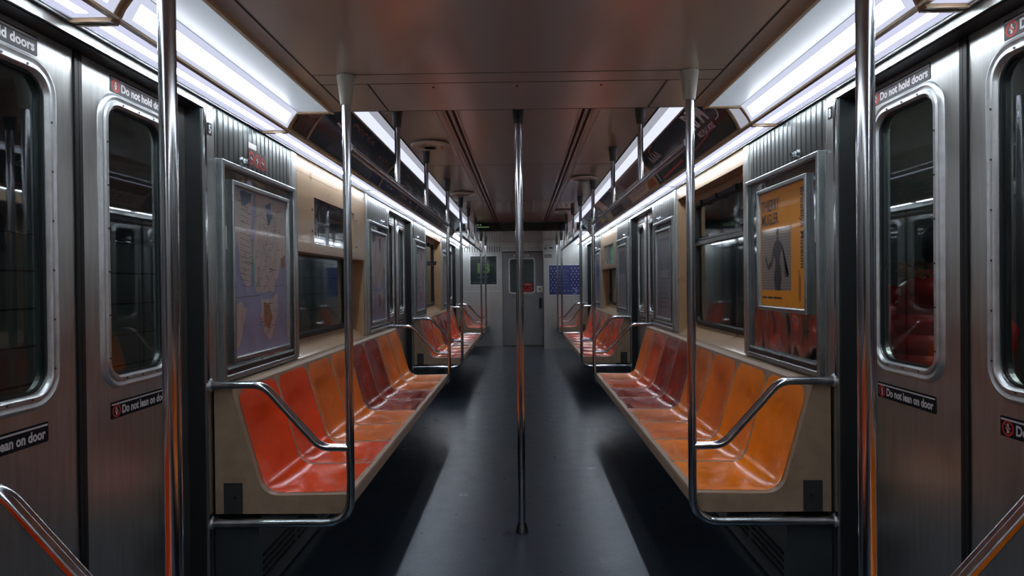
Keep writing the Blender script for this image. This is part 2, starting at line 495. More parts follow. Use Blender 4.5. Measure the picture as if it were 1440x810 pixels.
ink_y = plain('ink_yellow', srgb(220, 168, 60), 0.3); ink_b = plain('ink_blue', srgb(40, 56, 120), 0.3)

def d_rpm(bm, P, h):
    # reading direction left to right runs from far to near
    text(bm, 'RPM', P, 0.41, 0.70, 0.50, 0.92, 0.004, 0.03, 0, 6)
    text(bm, 'NICE PLAY MORE', P, 0.40, 0.70, 0.31, 0.43, 0.004, 0.02, 0, 3)
    ring(bm, P, 0.715, 0.66, 0.016, 0.01, 0.004, 1, 10)
    line(bm, P, [(0.76, 0.95), (0.80, 0.88), (0.84, 0.75), (0.85, 0.6), (0.84, 0.48), (0.81, 0.42), (0.75, 0.41)], 0.018, 0.0042, 0)
    line(bm, P, [(0.70, 0.38), (0.55, 0.30), (0.35, 0.24), (0.2, 0.20)], 0.016, 0.0042, 1)
    line(bm, P, [(0.68, 0.34), (0.5, 0.26), (0.2, 0.16)], 0.006, 0.0042, 1)
    text(bm, 'M', P, -0.02, 0.12, 0.14, 0.34, 0.004, 0.02, 2, 3)
    line(bm, P, [(-0.1, 0.2), (-0.4, 0.16), (-0.75, 0.12)], 0.05, 0.0042, 1)
    for i in range(4):
        line(bm, P, [(-0.72+i*0.075, 0.58), (-0.70+i*0.075, 0.80), (-0.67+i*0.075, 0.58)], 0.022, 0.004, 0)
        line(bm, P, [(-0.74+i*0.085, 0.46), (-0.68+i*0.085, 0.46)], 0.12, 0.004, 2)
    line(bm, P, [(-0.62, 0.75), (-0.55, 0.9), (-0.4, 0.95)], 0.03, 0.0042, 3)
    line(bm, P, [(-0.84, 0.1), (-0.86, 0.3), (-0.84, 0.45)], 0.03, 0.0042, 0)
def d_navy(bm, P, h):
    for i in range(5):
        ring(bm, P, -0.38+i*0.115, 0.81, 0.035, 0.05, 0.004, 0, 10, 20*i, 250+20*i)
    line(bm, P, [(-0.62, 0.62), (-0.50, 0.60)], 0.05, 0.0042, 1)
    pts = [(-0.55+0.55*(1-math.cos(a*PI/12)), 0.08+0.46*math.sin(a*PI/12)) for a in range(13)]
    poly(bm, P, pts, 0.0038, 2)
    for i in range(4): line(bm, P, [(0.40+i*0.10, 0.65), (0.47+i*0.10, 0.65)], 0.09, 0.004, 0)
def d_cream(bm, P, h):
    for r in range(3):
        x = -h*0.7
        while x < h*0.3:
            w = random.uniform(0.04, 0.12); line(bm, P, [(x, 0.22+r*0.09), (x+w, 0.22+r*0.09)], 0.035, 0.004, 0); x += w+0.03
    poly(bm, P, [(h*0.45, 0.1), (h*0.95, 0.1), (h*0.95, 0.45), (h*0.6, 0.42)], 0.004, 1)
    poly(bm, P, [(-h*0.9, 0.55), (h*0.9, 0.55), (h*0.9, 0.93), (-h*0.9, 0.93)], 0.0035, 2)
def d_bars(bm, P, h):
    for r in range(5):
        x = -h*0.8
        while x < h*0.6:
            w = random.uniform(0.04, 0.16)
            if random.random() < 0.6: line(bm, P, [(x, 0.2+r*0.15), (min(x+w, h*0.85), 0.2+r*0.15)], 0.05, 0.004, random.choice((0, 0, 1)))
            x += w+0.03
def d_yellow(bm, P, h):
    ring(bm, P, -0.05, 0.3, 0.10, 0.13, 0.004, 0, 16); d_bars(bm, P, h)

card(1, 3.36, 5.20, K_blk, 'black advert card with large silver capitals and red streaks, nearest on right', d_rpm, [ink_w, ink_r, ink_g, ink_o])
card(1, 5.26, 6.48, K_cream, 'cream advert card just past the black card with silver capitals', d_cream, [ink_p, ink_o, ink_p])
card(1, 6.53, 6.90, K_grey, 'short plain grey advert card between cream and plum cards')
card(1, 6.95, 7.78, K_plum, 'dark plum advert card after the short grey card on right', d_bars, [ink_p, ink_g])
card(1, 7.82, 8.24, K_cream, 'small cream advert card between plum card and yellow-spotted card')
card(1, 8.28, 8.95, K_grey, 'grey advert card with a yellow spot, right side, far along', d_yellow, [ink_y, ink_k])
card(1, 9.0, 9.80, K_blue, 'deep blue advert card near the far end on the right', d_bars, [ink_b, ink_w])
card(1, 9.85, 10.55, K_br, 'brown advert card, last one on the right before the ceiling drop', d_bars, [ink_p, ink_k])
def d_pink(bm, P, h):
    ring(bm, P, -0.02, 0.5, 0.10, 0.04, 0.004, 0, 16, 90, 450)
card(-1, 3.22, 3.42, K_br, 'short brown advert card at the near left end of the cove', d_pink, [ink_p])
card(-1, 3.45, 5.12, K_navy, 'navy advert card with rust letters and slate dome, nearest long one on left', d_navy, [plain('ink_rust', srgb(120, 56, 40), 0.3), ink_w, ink_g])
card(-1, 5.18, 6.86, K_blk, 'black advert card past the navy one on the left side', d_bars, [ink_g, ink_p])
card(-1, 6.91, 8.70, K_navy, 'dark navy advert card in the middle of the left side', d_bars, [ink_g, ink_k])
card(-1, 8.75, 10.55, K_plum, 'dark plum advert card farthest along the left side', d_bars, [ink_g, ink_k])
for s, ys in ((1, (3.32, 5.23, 6.505, 6.925, 7.80, 8.26, 8.975, 9.825)), (-1, (3.435, 5.15, 6.885, 8.725))):
    bm = B()
    for y in ys: cove_strip(bm, s, y-0.012, y+0.012, 0.04, 0.98, 0.0, 0.007)
    struct('trim_%d' % n_tr, bm, M['beige']); n_tr += 1
# white cove piece visible beside first card on right
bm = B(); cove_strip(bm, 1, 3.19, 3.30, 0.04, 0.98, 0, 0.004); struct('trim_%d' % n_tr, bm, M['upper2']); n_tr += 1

# ------------------------------------------------------------------ light fixtures
SEGS = [(-2.4, -1.0), (-1.0, 0.45), (0.45, 1.83), (1.83, S0), (S0, 5.2), (5.2, 6.5), (6.5, 7.75), (7.75, 9.05), (9.05, S1), (S1, 12.0), (12.0, 13.55)]
WORD = {3: 'over the nearest doors', 4: 'over the near bench', 5: 'over the far end of the near bench', 6: 'over the middle doors', 7: 'over the near half of the second bench',
        8: 'over the far half of the second bench', 9: 'just past the ceiling drop', 10: 'against the end wall', 2: 'cut by the top picture corner', 0: 'out of view behind', 1: 'out of view behind'}
for s in (-1, 1):
    for i, (a, c) in enumerate(SEGS):
        if i == 0 and s: pass
        low = c <= S0+0.01 or a >= S1-0.01
        big = 'deep lit fluorescent fixture' if low else 'slim lit fluorescent strip'
        t = thing('ceiling_light', '%s on the %s side %s' % (big, SIDE[s], WORD[i]), 'light', (s*1.19, (a+c)/2, 2.06), 'ceiling lights along the car sides')
        bm = B(); box(bm, s*1.136, s*1.240, a+0.008, c-0.008, STRIP, STRIP+0.006); obj('lens', bm, M['lens'], t)
        bm = B(); box(bm, s*1.176, s*1.206, a+0.05, c-0.05, STRIP-0.0015, STRIP-0.0003); obj('fluorescent_tube', bm, M['streak'], t)
        bm = B()
        box(bm, s*1.240, s*1.262, a+0.002, c-0.002, STRIP-0.004, STRIP+0.03)
        box(bm, s*1.246, s*1.252, a+0.002, c-0.002, STRIP-0.009, STRIP-0.004)
        for y in (a+0.005, c-0.005): box(bm, s*1.130, s*1.250, y-0.004, y+0.004, STRIP-0.004, STRIP+0.03)
        obj('housing', bm, M['frame'], t)
        if low:
            bm = B()
            pr = [(1.128, 2.072), (1.118, 2.090), (1.092, 2.135), (1.074, 2.154)]
            prism(bm, [(s*x, z) for x, z in pr]+[(s*(x+0.01), z+0.008) for x, z in reversed(pr)], a+0.012, c-0.012); obj('diffuser', bm, M['diffuser'], t, smooth=True)
            bm = B(); prism(bm, [(s*1.1165, 2.0895), (s*1.0910, 2.1345), (s*1.0890, 2.1340), (s*1.1145, 2.0885)], a+0.06, c-0.06); obj('fluorescent_tube', bm, M['glow'], t)
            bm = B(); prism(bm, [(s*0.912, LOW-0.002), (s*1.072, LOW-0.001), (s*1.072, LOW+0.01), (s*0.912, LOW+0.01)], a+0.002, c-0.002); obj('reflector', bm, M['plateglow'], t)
            bm = B(); box(bm, s*0.898, s*0.912, a, c, LOW-0.012, LOW+0.01); box(bm, s*1.118, s*1.136, a+0.002, c-0.002, STRIP-0.003, STRIP+0.006)
            obj('edge_rail', bm, M['beige'], t)
            for y in ([c-0.006] if i in (3,) else []) + ([a+0.006] if i in (3, 9) else []) + ([c-0.006] if i == 2 else []):
                out = [(0.905, LOW-0.008), (1.076, LOW-0.01), (1.110, 2.10), (1.132, 2.055), (1.25, 2.055), (1.25, 2.067), (1.142, 2.069), (1.120, 2.11), (1.086, LOW+0.004), (0.905, LOW+0.004)]
                bm = B(); prism(bm, [(s*x, z) for x, z in out], y-0.012, y+0.012)
                obj('end_frame', bm, M['beige'], t)

# ------------------------------------------------------------------ walls
for s in (-1, 1):
    bm = B(); X = lambda x: s*x
    for k, (a, b) in enumerate(BAYS):
        if k == 3:
            box(bm, X(W), X(1.42), a, Y1, 0, STRIP); continue
        w0, w1 = a+1.065, b-0.965
        box(bm, X(W), X(1.42), a, w0, 0, ROOF)
        box(bm, X(W), X(1.42), w1, b, 0, ROOF)
        box(bm, X(W), X(1.42), w0, w1, 0, 0.86)
    for a, b in DOORS:
        box(bm, X(W), X(1.42), a, b, HEAD, ROOF)
        # shallow pressed lines of the header
        box(bm, X(W-0.004), X(W), a, b, HEAD, HEAD+0.006)
    # polished corner posts
    struct('wall_%s' % SIDE[s], bm, M['steel'])
    bm = B()
    for a, b in DOORS:
        for y, q in ((a, -1), (b, 1)):
            box(bm, X(W-0.006), X(W+0.002), y+q*0.001, y+q*0.018, 0.0, HEAD)
            box(bm, X(W-0.004), X(W+0.002), y+q*0.088, y+q*0.094, 0.0, STRIP-0.005)
    struct('trim_%d' % n_tr, bm, M['chrome']); n_tr += 1
    # dark jambs
    bm = B()
    for a, b in DOORS:
        for y, q in ((a, 1), (b, -1)):
            box(bm, X(W+0.006), X(1.40), y, y+q*0.012, 0.0, HEAD)
        box(bm, X(W+0.006), X(1.40), a, b, HEAD-0.004, HEAD)
    struct('trim_%d' % n_tr, bm, M['black']); n_tr += 1

# ------------------------------------------------------------------ doors
ndoor = 1
bolt_r = 0.003
def red_symbol(bm, P, cu, cv, r, kind):
    ring(bm, P, cu, cv, r, r*0.28, 0.0022, 0)
    line(bm, P, [(cu-r*0.7, cv+r*0.7), (cu+r*0.7, cv-r*0.7)], r*0.2, 0.0024, 0)
    poly(bm, P, [(cu-r*0.2, cv-r*0.7), (cu+r*0.2, cv-r*0.7), (cu+r*0.22, cv+r*0.3), (cu-r*0.22, cv+r*0.3)], 0.0020, 1)
    ring(bm, P, cu, cv+r*0.5, r*0.1, r*0.2, 0.0020, 1, 8)
    line(bm, P, [(cu-r*0.45, cv-r*0.1), (cu, cv+r*0.2), (cu+r*0.45, cv-r*0.1)], r*0.14, 0.0020, 1)
def sign(s, X, yc, zc, w, h, txt, faded, parent):
    """warning strip, reading left to right as seen from the aisle"""
    P = readP(s, X, yc)
    bm = B()
    loft(bm, P, (-w/2, w/2, zc-h/2, zc+h/2), 0.004, [(0, 0), (0, 0.0012), (0.0006, 0.0016)], 3, True)
    sg = obj('warning_sign', bm, M['signgrey'] if faded else M['signblack'], parent)
    bm = B()
    poly(bm, P, [(-w/2+0.004, zc+h/2-0.011), (w/2-0.004, zc+h/2-0.011), (w/2-0.004, zc+h/2-0.006), (-w/2+0.004, zc+h/2-0.006)], 0.0022)
    text(bm, txt, P, -w/2+h*1.05, w/2-0.012, zc-h*0.32, zc+h*0.20, 0.0022, 0.034)
    obj('lettering', bm, M['signwhite'], sg)
    bm = B(); red_symbol(bm, P, -w/2+h*0.52, zc-h*0.06, h*0.34, 0)
    obj('warning_symbol', bm, None, sg, mats=[M['signred'], M['signwhite']])

def door_leaf(s, y0, y1, seam, near):
    """seam = y of the meeting edge"""
    global ndoor
    cy = (y0+y1)/2; t = struct('door_%d' % ndoor, loc=(s*WD, cy, 0)); ndoor += 1
    P = wallP(s, WD)
    q = 1 if seam == y0 else -1          # direction away from seam
    wo0, wo1 = seam+q*0.092, seam+q*0.512
    wo = (min(wo0, wo1), max(wo0, wo1), 0.972, 1.952)
    inner = (wo[0]+0.045, wo[1]-0.045, wo[2]+0.045, wo[3]-0.045)
    e0, e1 = (seam+q*0.018, (y1 if q > 0 else y0)+q*0.03)
    bm = B(); hole_plate(bm, P, (min(e0, e1), max(e0, e1), 0.012, HEAD-0.006), inner, 0.07, 0, -0.032, 8)
    obj('door_panel', bm, M['steel'], t)
    bm = B(); loft(bm, P, wo, 0.10, [(0, 0.0), (0.004, 0.007), (0.012, 0.010), (0.020, 0.006), (0.024, 0.006), (0.028, 0.012), (0.038, 0.013), (0.043, 0.008), (0.046, -0.02)], 8)
    obj('window_frame', bm, M['frame'], t, smooth=True)
    bm = B(); loft(bm, P, (inner[0]+0.000, inner[1]-0.000, inner[2]+0.000, inner[3]-0.000), 0.06, [(0, -0.005), (0.0, -0.014), (0.008, -0.014), (0.008, -0.004), (0, -0.004)], 8)
    obj('window_seal', bm, M['black'], t)
    bm = B(); loft(bm, P, (inner[0]+0.002, inner[1]-0.002, inner[2]+0.002, inner[3]-0.002), 0.05, [(0, -0.016)], 8, True)
    obj('window_glass', bm, M['doorglass'], t)
    bm = B()
    pts = [(wo[0]+0.033, z) for z in (1.08, 1.22, 1.36, 1.50, 1.64, 1.78)]+[(wo[1]-0.033, z) for z in (1.08, 1.22, 1.36, 1.50, 1.64, 1.78)]+[(y, z) for y in (wo[0]+0.12, wo[0]+0.21, wo[0]+0.30) for z in (wo[2]+0.033, wo[3]-0.033)]
    for u, v in pts:
        tube(bm, [P(u, v, 0.010), P(u, v, 0.0145)], 0.0035, 8)
    obj('screws', bm, M['darksteel'], t)
    bm = B(); box(bm, s*(WD-0.006), s*(WD+0.03), min(seam+q*0.001, seam+q*0.016), max(seam+q*0.001, seam+q*0.016), 0.012, HEAD-0.006)
    obj('rubber_edge', bm, M['black'], t)
    if near:
        sign(s, WD, seam+q*0.335, 1.982, 0.35, 0.055, 'Do not hold doors', True, t)
        sign(s, WD, seam+q*0.310, 0.905, 0.34, 0.056, 'Do not lean on door', False, t)
    return t
for s in (-1, 1):
    for k, (a, b) in enumerate(DOORS):
        seam = (a+b)/2
        door_leaf(s, a, seam, seam, True)
        door_leaf(s, seam, b, seam, True)

# sills at the doorways
for s in (-1, 1):
    bm = B()
    for a, b in DOORS:
        box(bm, s*1.27, s*1.40, a+0.013, b-0.013, 0.001, 0.008)
        for i in range(3): box(bm, s*(1.272+i*0.018), s*(1.280+i*0.018), a+0.013, b-0.013, 0.008, 0.012)
    struct('trim_%d' % n_tr, bm, M['darksteel']); n_tr += 1

# ------------------------------------------------------------------ window bays
nwin = 1
def window_bay(s, a, b, cover, idx):
    global nwin, n_tr
    w0, w1 = a+1.065, b-0.965
    Xi = 1.362
    bm = B()
    top = 1.965
    box(bm, s*W, s*1.42, w0+0.001, w1-0.001, top, STRIP-0.004)
    prism(bm, [(s*W, 0.861), (s*W, 0.893), (s*(Xi+0.01), 0.975), (s*1.42, 0.975), (s*1.42, 0.861)], w0+0.001, w1-0.001)
    box(bm, s*(W+0.001), s*1.42, w0+0.001, w0+0.035, 0.90, top)
    box(bm, s*(W+0.001), s*1.42, w1-0.035, w1-0.001, 0.90, top)
    hole_plate(bm, wallP(s, Xi), (w0+0.035, w1-0.035, 0.95, top), (w0+0.175, w1-0.215, 0.985, 1.905), 0.06, 0, -0.03, 6)
    # raised bead lines on header
    box(bm, s*(W-0.004), s*W, w0+0.003, w1-0.003, top, top+0.012)
    struct('trim_%d' % n_tr, bm, M['beige']); n_tr += 1
    t = struct('window_%d' % nwin, loc=(s*Xi, (w0+w1)/2, 0.98)); nwin += 1
    P = wallP(s, Xi)
    R = (w0+0.170, w1-0.210, 0.980, 1.910)
    bm = B(); loft(bm, P, R, 0.07, [(0, 0.0), (0, 0.012), (0.010, 0.016), (0.030, 0.012), (0.036, 0.002), (0.036, -0.02)], 8)
    obj('window_frame', bm, M['black'], t, smooth=True)
    bm = B(); loft(bm, P, (R[0]+0.034, R[1]-0.034, R[2]+0.034, R[3]-0.034), 0.04, [(0, -0.010)], 8, True)
    obj('window_glass', bm, M['winglass'], t)
    bm = B()
    box(bm, s*(Xi-0.016), s*(Xi+0.005), R[0]+0.03, R[1]-0.03, 1.585, 1.612)
    box(bm, s*(Xi-0.010), s*(Xi+0.005), R[0]+0.03, R[1]-0.03, 1.618, 1.634)
    obj('transom_bar', bm, M['darksteel'], t)
    bm = B()
    for y in (R[0]+0.012, R[1]-0.012):
        box(bm, s*(Xi-0.045), s*(Xi-0.012), y-0.03, y+0.03, 1.60, 1.655)
        tube(bm, [(s*(Xi-0.045), y, 1.64), (s*(Xi-0.05), y+(0.05 if y < (w0+w1)/2 else -0.05), 1.655)], 0.012, 8)
    obj('latch', bm, M['black'], t)
    bm = B()
    box(bm, s*(Xi-0.022), s*(Xi-0.005), R[0]+0.10, R[1]-0.10, 1.882, 1.902)
    for y in (R[0]+0.22, (w0+w1)/2, R[1]-0.22): box(bm, s*(Xi-0.034), s*(Xi-0.005), y-0.03, y+0.03, 1.875, 1.908)
    obj('hinge_rail', bm, M['black'], t)
    if cover:
        y0, y1 = w0+0.006, w1-0.006
        t = thing('sign_box', 'beige sign box %s' % ('with dark creased sign window over near left bench' if s < 0 else 'with glowing green symbol over second right bench'), 'sign box', (s*W, (y0+y1)/2, 1.51))
        P = wallP(s, W)
        H = (w0+0.31, w1-0.34, 1.568, 1.850)
        bm = B(); hole_plate(bm, P, (y0, y1, 1.512, 1.962), H, 0.008, 0.006, -0.01, 2)
        box(bm, s*(W-0.004), s*(W+0.09), y0, y1, 1.505, 1.515)
        pts = [(y0, 1.505), (y1, 1.505)]
        obj('cover', bm, M['beige'], t)
        bm = B(); poly(bm, P, [(H[0]-0.01, H[2]-0.01), (H[1]+0.01, H[2]-0.01), (H[1]+0.01, H[3]+0.01), (H[0]-0.01, H[3]+0.01)], -0.045)
        if s < 0:
            line(bm, P, [(H[0]+0.25, H[2]), (H[0]+0.25, H[3])], 0.01, -0.040, 1)
            line(bm, P, [(H[0], 1.70), (H[0]+0.35, 1.70)], 0.008, -0.040, 1)
            line(bm, P, [(H[0]+0.22, H[2]), (H[0]+0.19, 1.66)], 0.02, -0.040, 1)
        obj('sign_roll', bm, None, t, mats=[plain('sign_roll', srgb(40, 44, 50), 0.2, coat=0.3, var=0.4), M['frame']])
        bm = B(); poly(bm, P, [(H[0], H[2]), (H[1], H[2]), (H[1], H[3]), (H[0], H[3])], -0.006)
        obj('sign_glass', bm, M['caseglass'], t)
        for y, z in ((w0+0.27, 1.64), (w0+0.27, 1.77), (w1-0.28, 1.60), (w1-0.28, 1.80)):
            bm = B(); tube(bm, [P(y, z, 0.004), P(y, z, 0.011)], 0.008, 10)
            obj('screw', bm, M['darksteel'], t)
        if s > 0:
            bm = B(); Q = wallP(s, W)
            yc = H[0]+0.42
            line(bm, Q, [(yc, 1.84), (yc-0.07, 1.81), (yc-0.05, 1.74), (yc, 1.72), (yc-0.06, 1.66), (yc, 1.61), (yc+0.08, 1.60)], 0.022, -0.035)
            line(bm, Q, [(yc+0.14, 1.80), (yc+0.12, 1.68)], 0.018, -0.035)
            obj('lit_symbol', bm, M['green'], t)
    else:
        P = wallP(s, W)
        bm = B(); yc = w1-0.50
        loft(bm, P, (yc-0.05, yc+0.05, 1.985, 2.035), 0.003, [(0, 0.0), (0, 0.002)], 2, True)
        for i in range(4): line(bm, P, [(yc-0.038, 1.995+i*0.010), (yc+0.038, 1.995+i*0.010)], 0.004, 0.0026, 1)
        o = obj('notice_sticker', bm, None, mats=[plain('sticker_grey', srgb(170, 160, 140), 0.5), ink_k])
        if s > 0 and idx == 1: tag(o, 'small grey notice sticker on beige strip above near right window', 'sticker')
        else: tag(o, 'small grey notice sticker above the %s' % ('left window behind the viewer' if s < 0 and idx == 0 else 'second left window, on beige strip' if s < 0 else 'right window behind the viewer'), 'sticker')

for s in (-1, 1):
    for k in (0, 1, 2):
        a, b = BAYS[k]
        window_bay(s, a, b, (s < 0 and k == 1) or (s > 0 and k == 2), k)

# ------------------------------------------------------------------ display cases on the wall panels
water = plain('map_water', srgb(146, 152, 184), 0.45, coat=0.25, var=0.12); land = plain('map_land', srgb(186, 178, 172), 0.45, coat=0.25, var=0.12)
park = plain('map_tan', srgb(150, 110, 80), 0.4, coat=0.5); mline = plain('map_lines', srgb(78, 78, 88), 0.4, coat=0.5)
teal = plain('map_teal', srgb(70, 104, 128), 0.4, coat=0.5)
green_reflection = plain('painted_green_reflection', srgb(70, 190, 120), 0.4)
orange = plain('poster_orange', srgb(250, 166, 16), 0.4, coat=0.35, var=0.05); pgrey = plain('poster_grey', srgb(150, 146, 140), 0.35, coat=0.6)
pgrey2 = plain('poster_grey_stripe', srgb(120, 116, 112), 0.35, coat=0.6); skin_dark = plain('poster_figure', srgb(34, 34, 44), 0.35, coat=0.4)

def draw_map(bm, P, w, z0, z1):
    h = z1-z0
    U = lambda u, v: (-w/2+u*w, z0+v*h)
    poly(bm, P, [U(0, 0), U(1, 0), U(1, 1), U(0, 1)], 0, 0)
    def blob(pts, d, mi, sub=3, j=0.012):
        out = []
        for i in range(len(pts)):
            a, c = pts[i], pts[(i+1) % len(pts)]
            for k in range(sub):
                t = k/sub; out.append((a[0]+(c[0]-a[0])*t+random.uniform(-j, j), a[1]+(c[1]-a[1])*t+random.uniform(-j, j)))
        out = [(min(0.995, max(0.005, x)), min(0.995, max(0.005, y))) for x, y in out]
        bm2 = [U(x, y) for x, y in out]
        poly(bm, P, bm2, d, mi)
    blob([(0.03, 0.99), (0.03, 0.72), (0.10, 0.60), (0.10, 0.52), (0.16, 0.44), (0.22, 0.38), (0.28, 0.44), (0.30, 0.60), (0.28, 0.75), (0.34, 0.99)], 0.0006, 1)
    blob([(0.40, 0.99), (0.36, 0.80), (0.34, 0.60), (0.35, 0.45), (0.38, 0.38), (0.50, 0.36), (0.70, 0.38), (0.82, 0.48), (0.86, 0.58), (0.98, 0.62), (0.98, 0.99)], 0.0006, 1)
    blob([(0.02, 0.30), (0.10, 0.32), (0.20, 0.28), (0.18, 0.20), (0.10, 0.10), (0.03, 0.02)], 0.0006, 1)
    blob([(0.46, 0.34), (0.60, 0.32), (0.80, 0.36), (0.80, 0.24), (0.72, 0.12), (0.64, 0.06), (0.52, 0.12), (0.46, 0.22)], 0.0006, 1)
    blob([(0.50, 0.30), (0.62, 0.30), (0.68, 0.20), (0.62, 0.12), (0.52, 0.16)], 0.0010, 3, 3, 0.01)
    blob([(0.86, 0.60), (0.96, 0.62), (0.97, 0.54), (0.88, 0.54)], 0.0010, 3, 3, 0.006)
    blob([(0.10, 0.99), (0.14, 0.9), (0.30, 0.92), (0.32, 0.99)], 0.0010, 4)
    blob([(0.55, 0.95), (0.62, 0.80), (0.70, 0.86), (0.66, 0.96)], 0.0010, 4)
    for i in range(34):
        x = random.uniform(0.38, 0.92); y = random.uniform(0.45, 0.95); pts = [(x, y)]
        for k in range(4):
            x += random.uniform(-0.07, 0.05); y += random.uniform(-0.09, 0.02); pts.append((x, y))
        pts = [U(min(0.97, max(0.36, p[0])), min(0.98, max(0.41, p[1]))) for p in pts]
        line(bm, P, pts, 0.0022, 0.0013, 2)
    for i in range(90):
        x = random.choice((random.uniform(0.08, 0.28), random.uniform(0.4, 0.95), random.uniform(0.5, 0.72))); y = random.uniform(0.45, 0.97) if x < 0.3 or random.random() < 0.7 else random.uniform(0.1, 0.3)
        l = random.uniform(0.02, 0.07); line(bm, P, [U(x, y), U(min(0.98, x+l), y)], 0.0028, 0.0014, 2)
    for i in range(14):
        y = 0.42+i*0.035; line(bm, P, [U(0.11, y), U(0.27, y-0.015)], 0.002, 0.0013, 2)
    line(bm, P, [U(0.02, 0.345), U(0.44, 0.352)], 0.003, 0.0013, 2)
def draw_poster(bm, P, w, z0, z1):
    h = z1-z0; U = lambda u, v: (-w/2+u*w, z0+v*h)
    poly(bm, P, [U(0, 0), U(1, 0), U(1, 1), U(0, 1)], 0, 0)
    text(bm, 'THIERRY', P, *(-w/2+0.05*w, -w/2+0.46*w), z0+0.83*h, z0+0.93*h, 0.0012, 0.02, 3)
    text(bm, 'MUGLER', P, *(-w/2+0.05*w, -w/2+0.44*w), z0+0.71*h, z0+0.81*h, 0.0012, 0.02, 3)
    poly(bm, P, [U(0.04, 0.14), U(0.70, 0.14), U(0.70, 0.67), U(0.04, 0.67)], 0.0006, 1)
    for i in range(22): line(bm, P, [U(0.04, 0.155+i*0.024), U(0.70, 0.155+i*0.024)], 0.004, 0.0009, 2)
    text(bm, 'Brooklyn Museum', P, *(-w/2+0.87*w, -w/2+0.965*w), z0+0.32*h, z0+0.95*h, 0.0012, 0.015, 3, vertical=True)
    for uu, va, vb in ((0.86, 0.06, 0.30), (0.885, 0.06, 0.26)): line(bm, P, [U(uu, va), U(uu, vb)], 0.005, 0.0012, 3)
    for ua, ub in ((0.05, 0.16), (0.18, 0.30), (0.32, 0.50)): line(bm, P, [U(ua, 0.075), U(ub, 0.075)], 0.009, 0.0012, 3)
    # generic standing figure
    fig = [(0.36, 0.14), (0.47, 0.14), (0.50, 0.24), (0.49, 0.33), (0.46, 0.38), (0.48, 0.45), (0.52, 0.49), (0.57, 0.40), (0.60, 0.30), (0.66, 0.27), (0.64, 0.25), (0.58, 0.26),
           (0.545, 0.40), (0.52, 0.52), (0.46, 0.56), (0.44, 0.57), (0.44, 0.60), (0.40, 0.60), (0.40, 0.57), (0.35, 0.55), (0.31, 0.50), (0.28, 0.40), (0.20, 0.36), (0.13, 0.46), (0.13, 0.40),
           (0.20, 0.31), (0.29, 0.35), (0.33, 0.44), (0.37, 0.40), (0.36, 0.33), (0.33, 0.25)]
    poly(bm, P, [U(*p) for p in fig], 0.0014, 3)
    ring(bm, P, *U(0.42, 0.635), 0.008, 0.022, 0.0014, 3, 14)
def draw_white(bm, P, w, z0, z1):
    h = z1-z0; U = lambda u, v: (-w/2+u*w, z0+v*h)
    poly(bm, P, [U(0, 0), U(1, 0), U(1, 1), U(0, 1)], 0, 0)
    poly(bm, P, [U(0.1, 0.55), U(0.9, 0.55), U(0.9, 0.92), U(0.1, 0.92)], 0.0006, 1)
    for i in range(7): line(bm, P, [U(0.12, 0.12+i*0.055), U(random.uniform(0.6, 0.9), 0.12+i*0.055)], 0.007, 0.0009, 2)

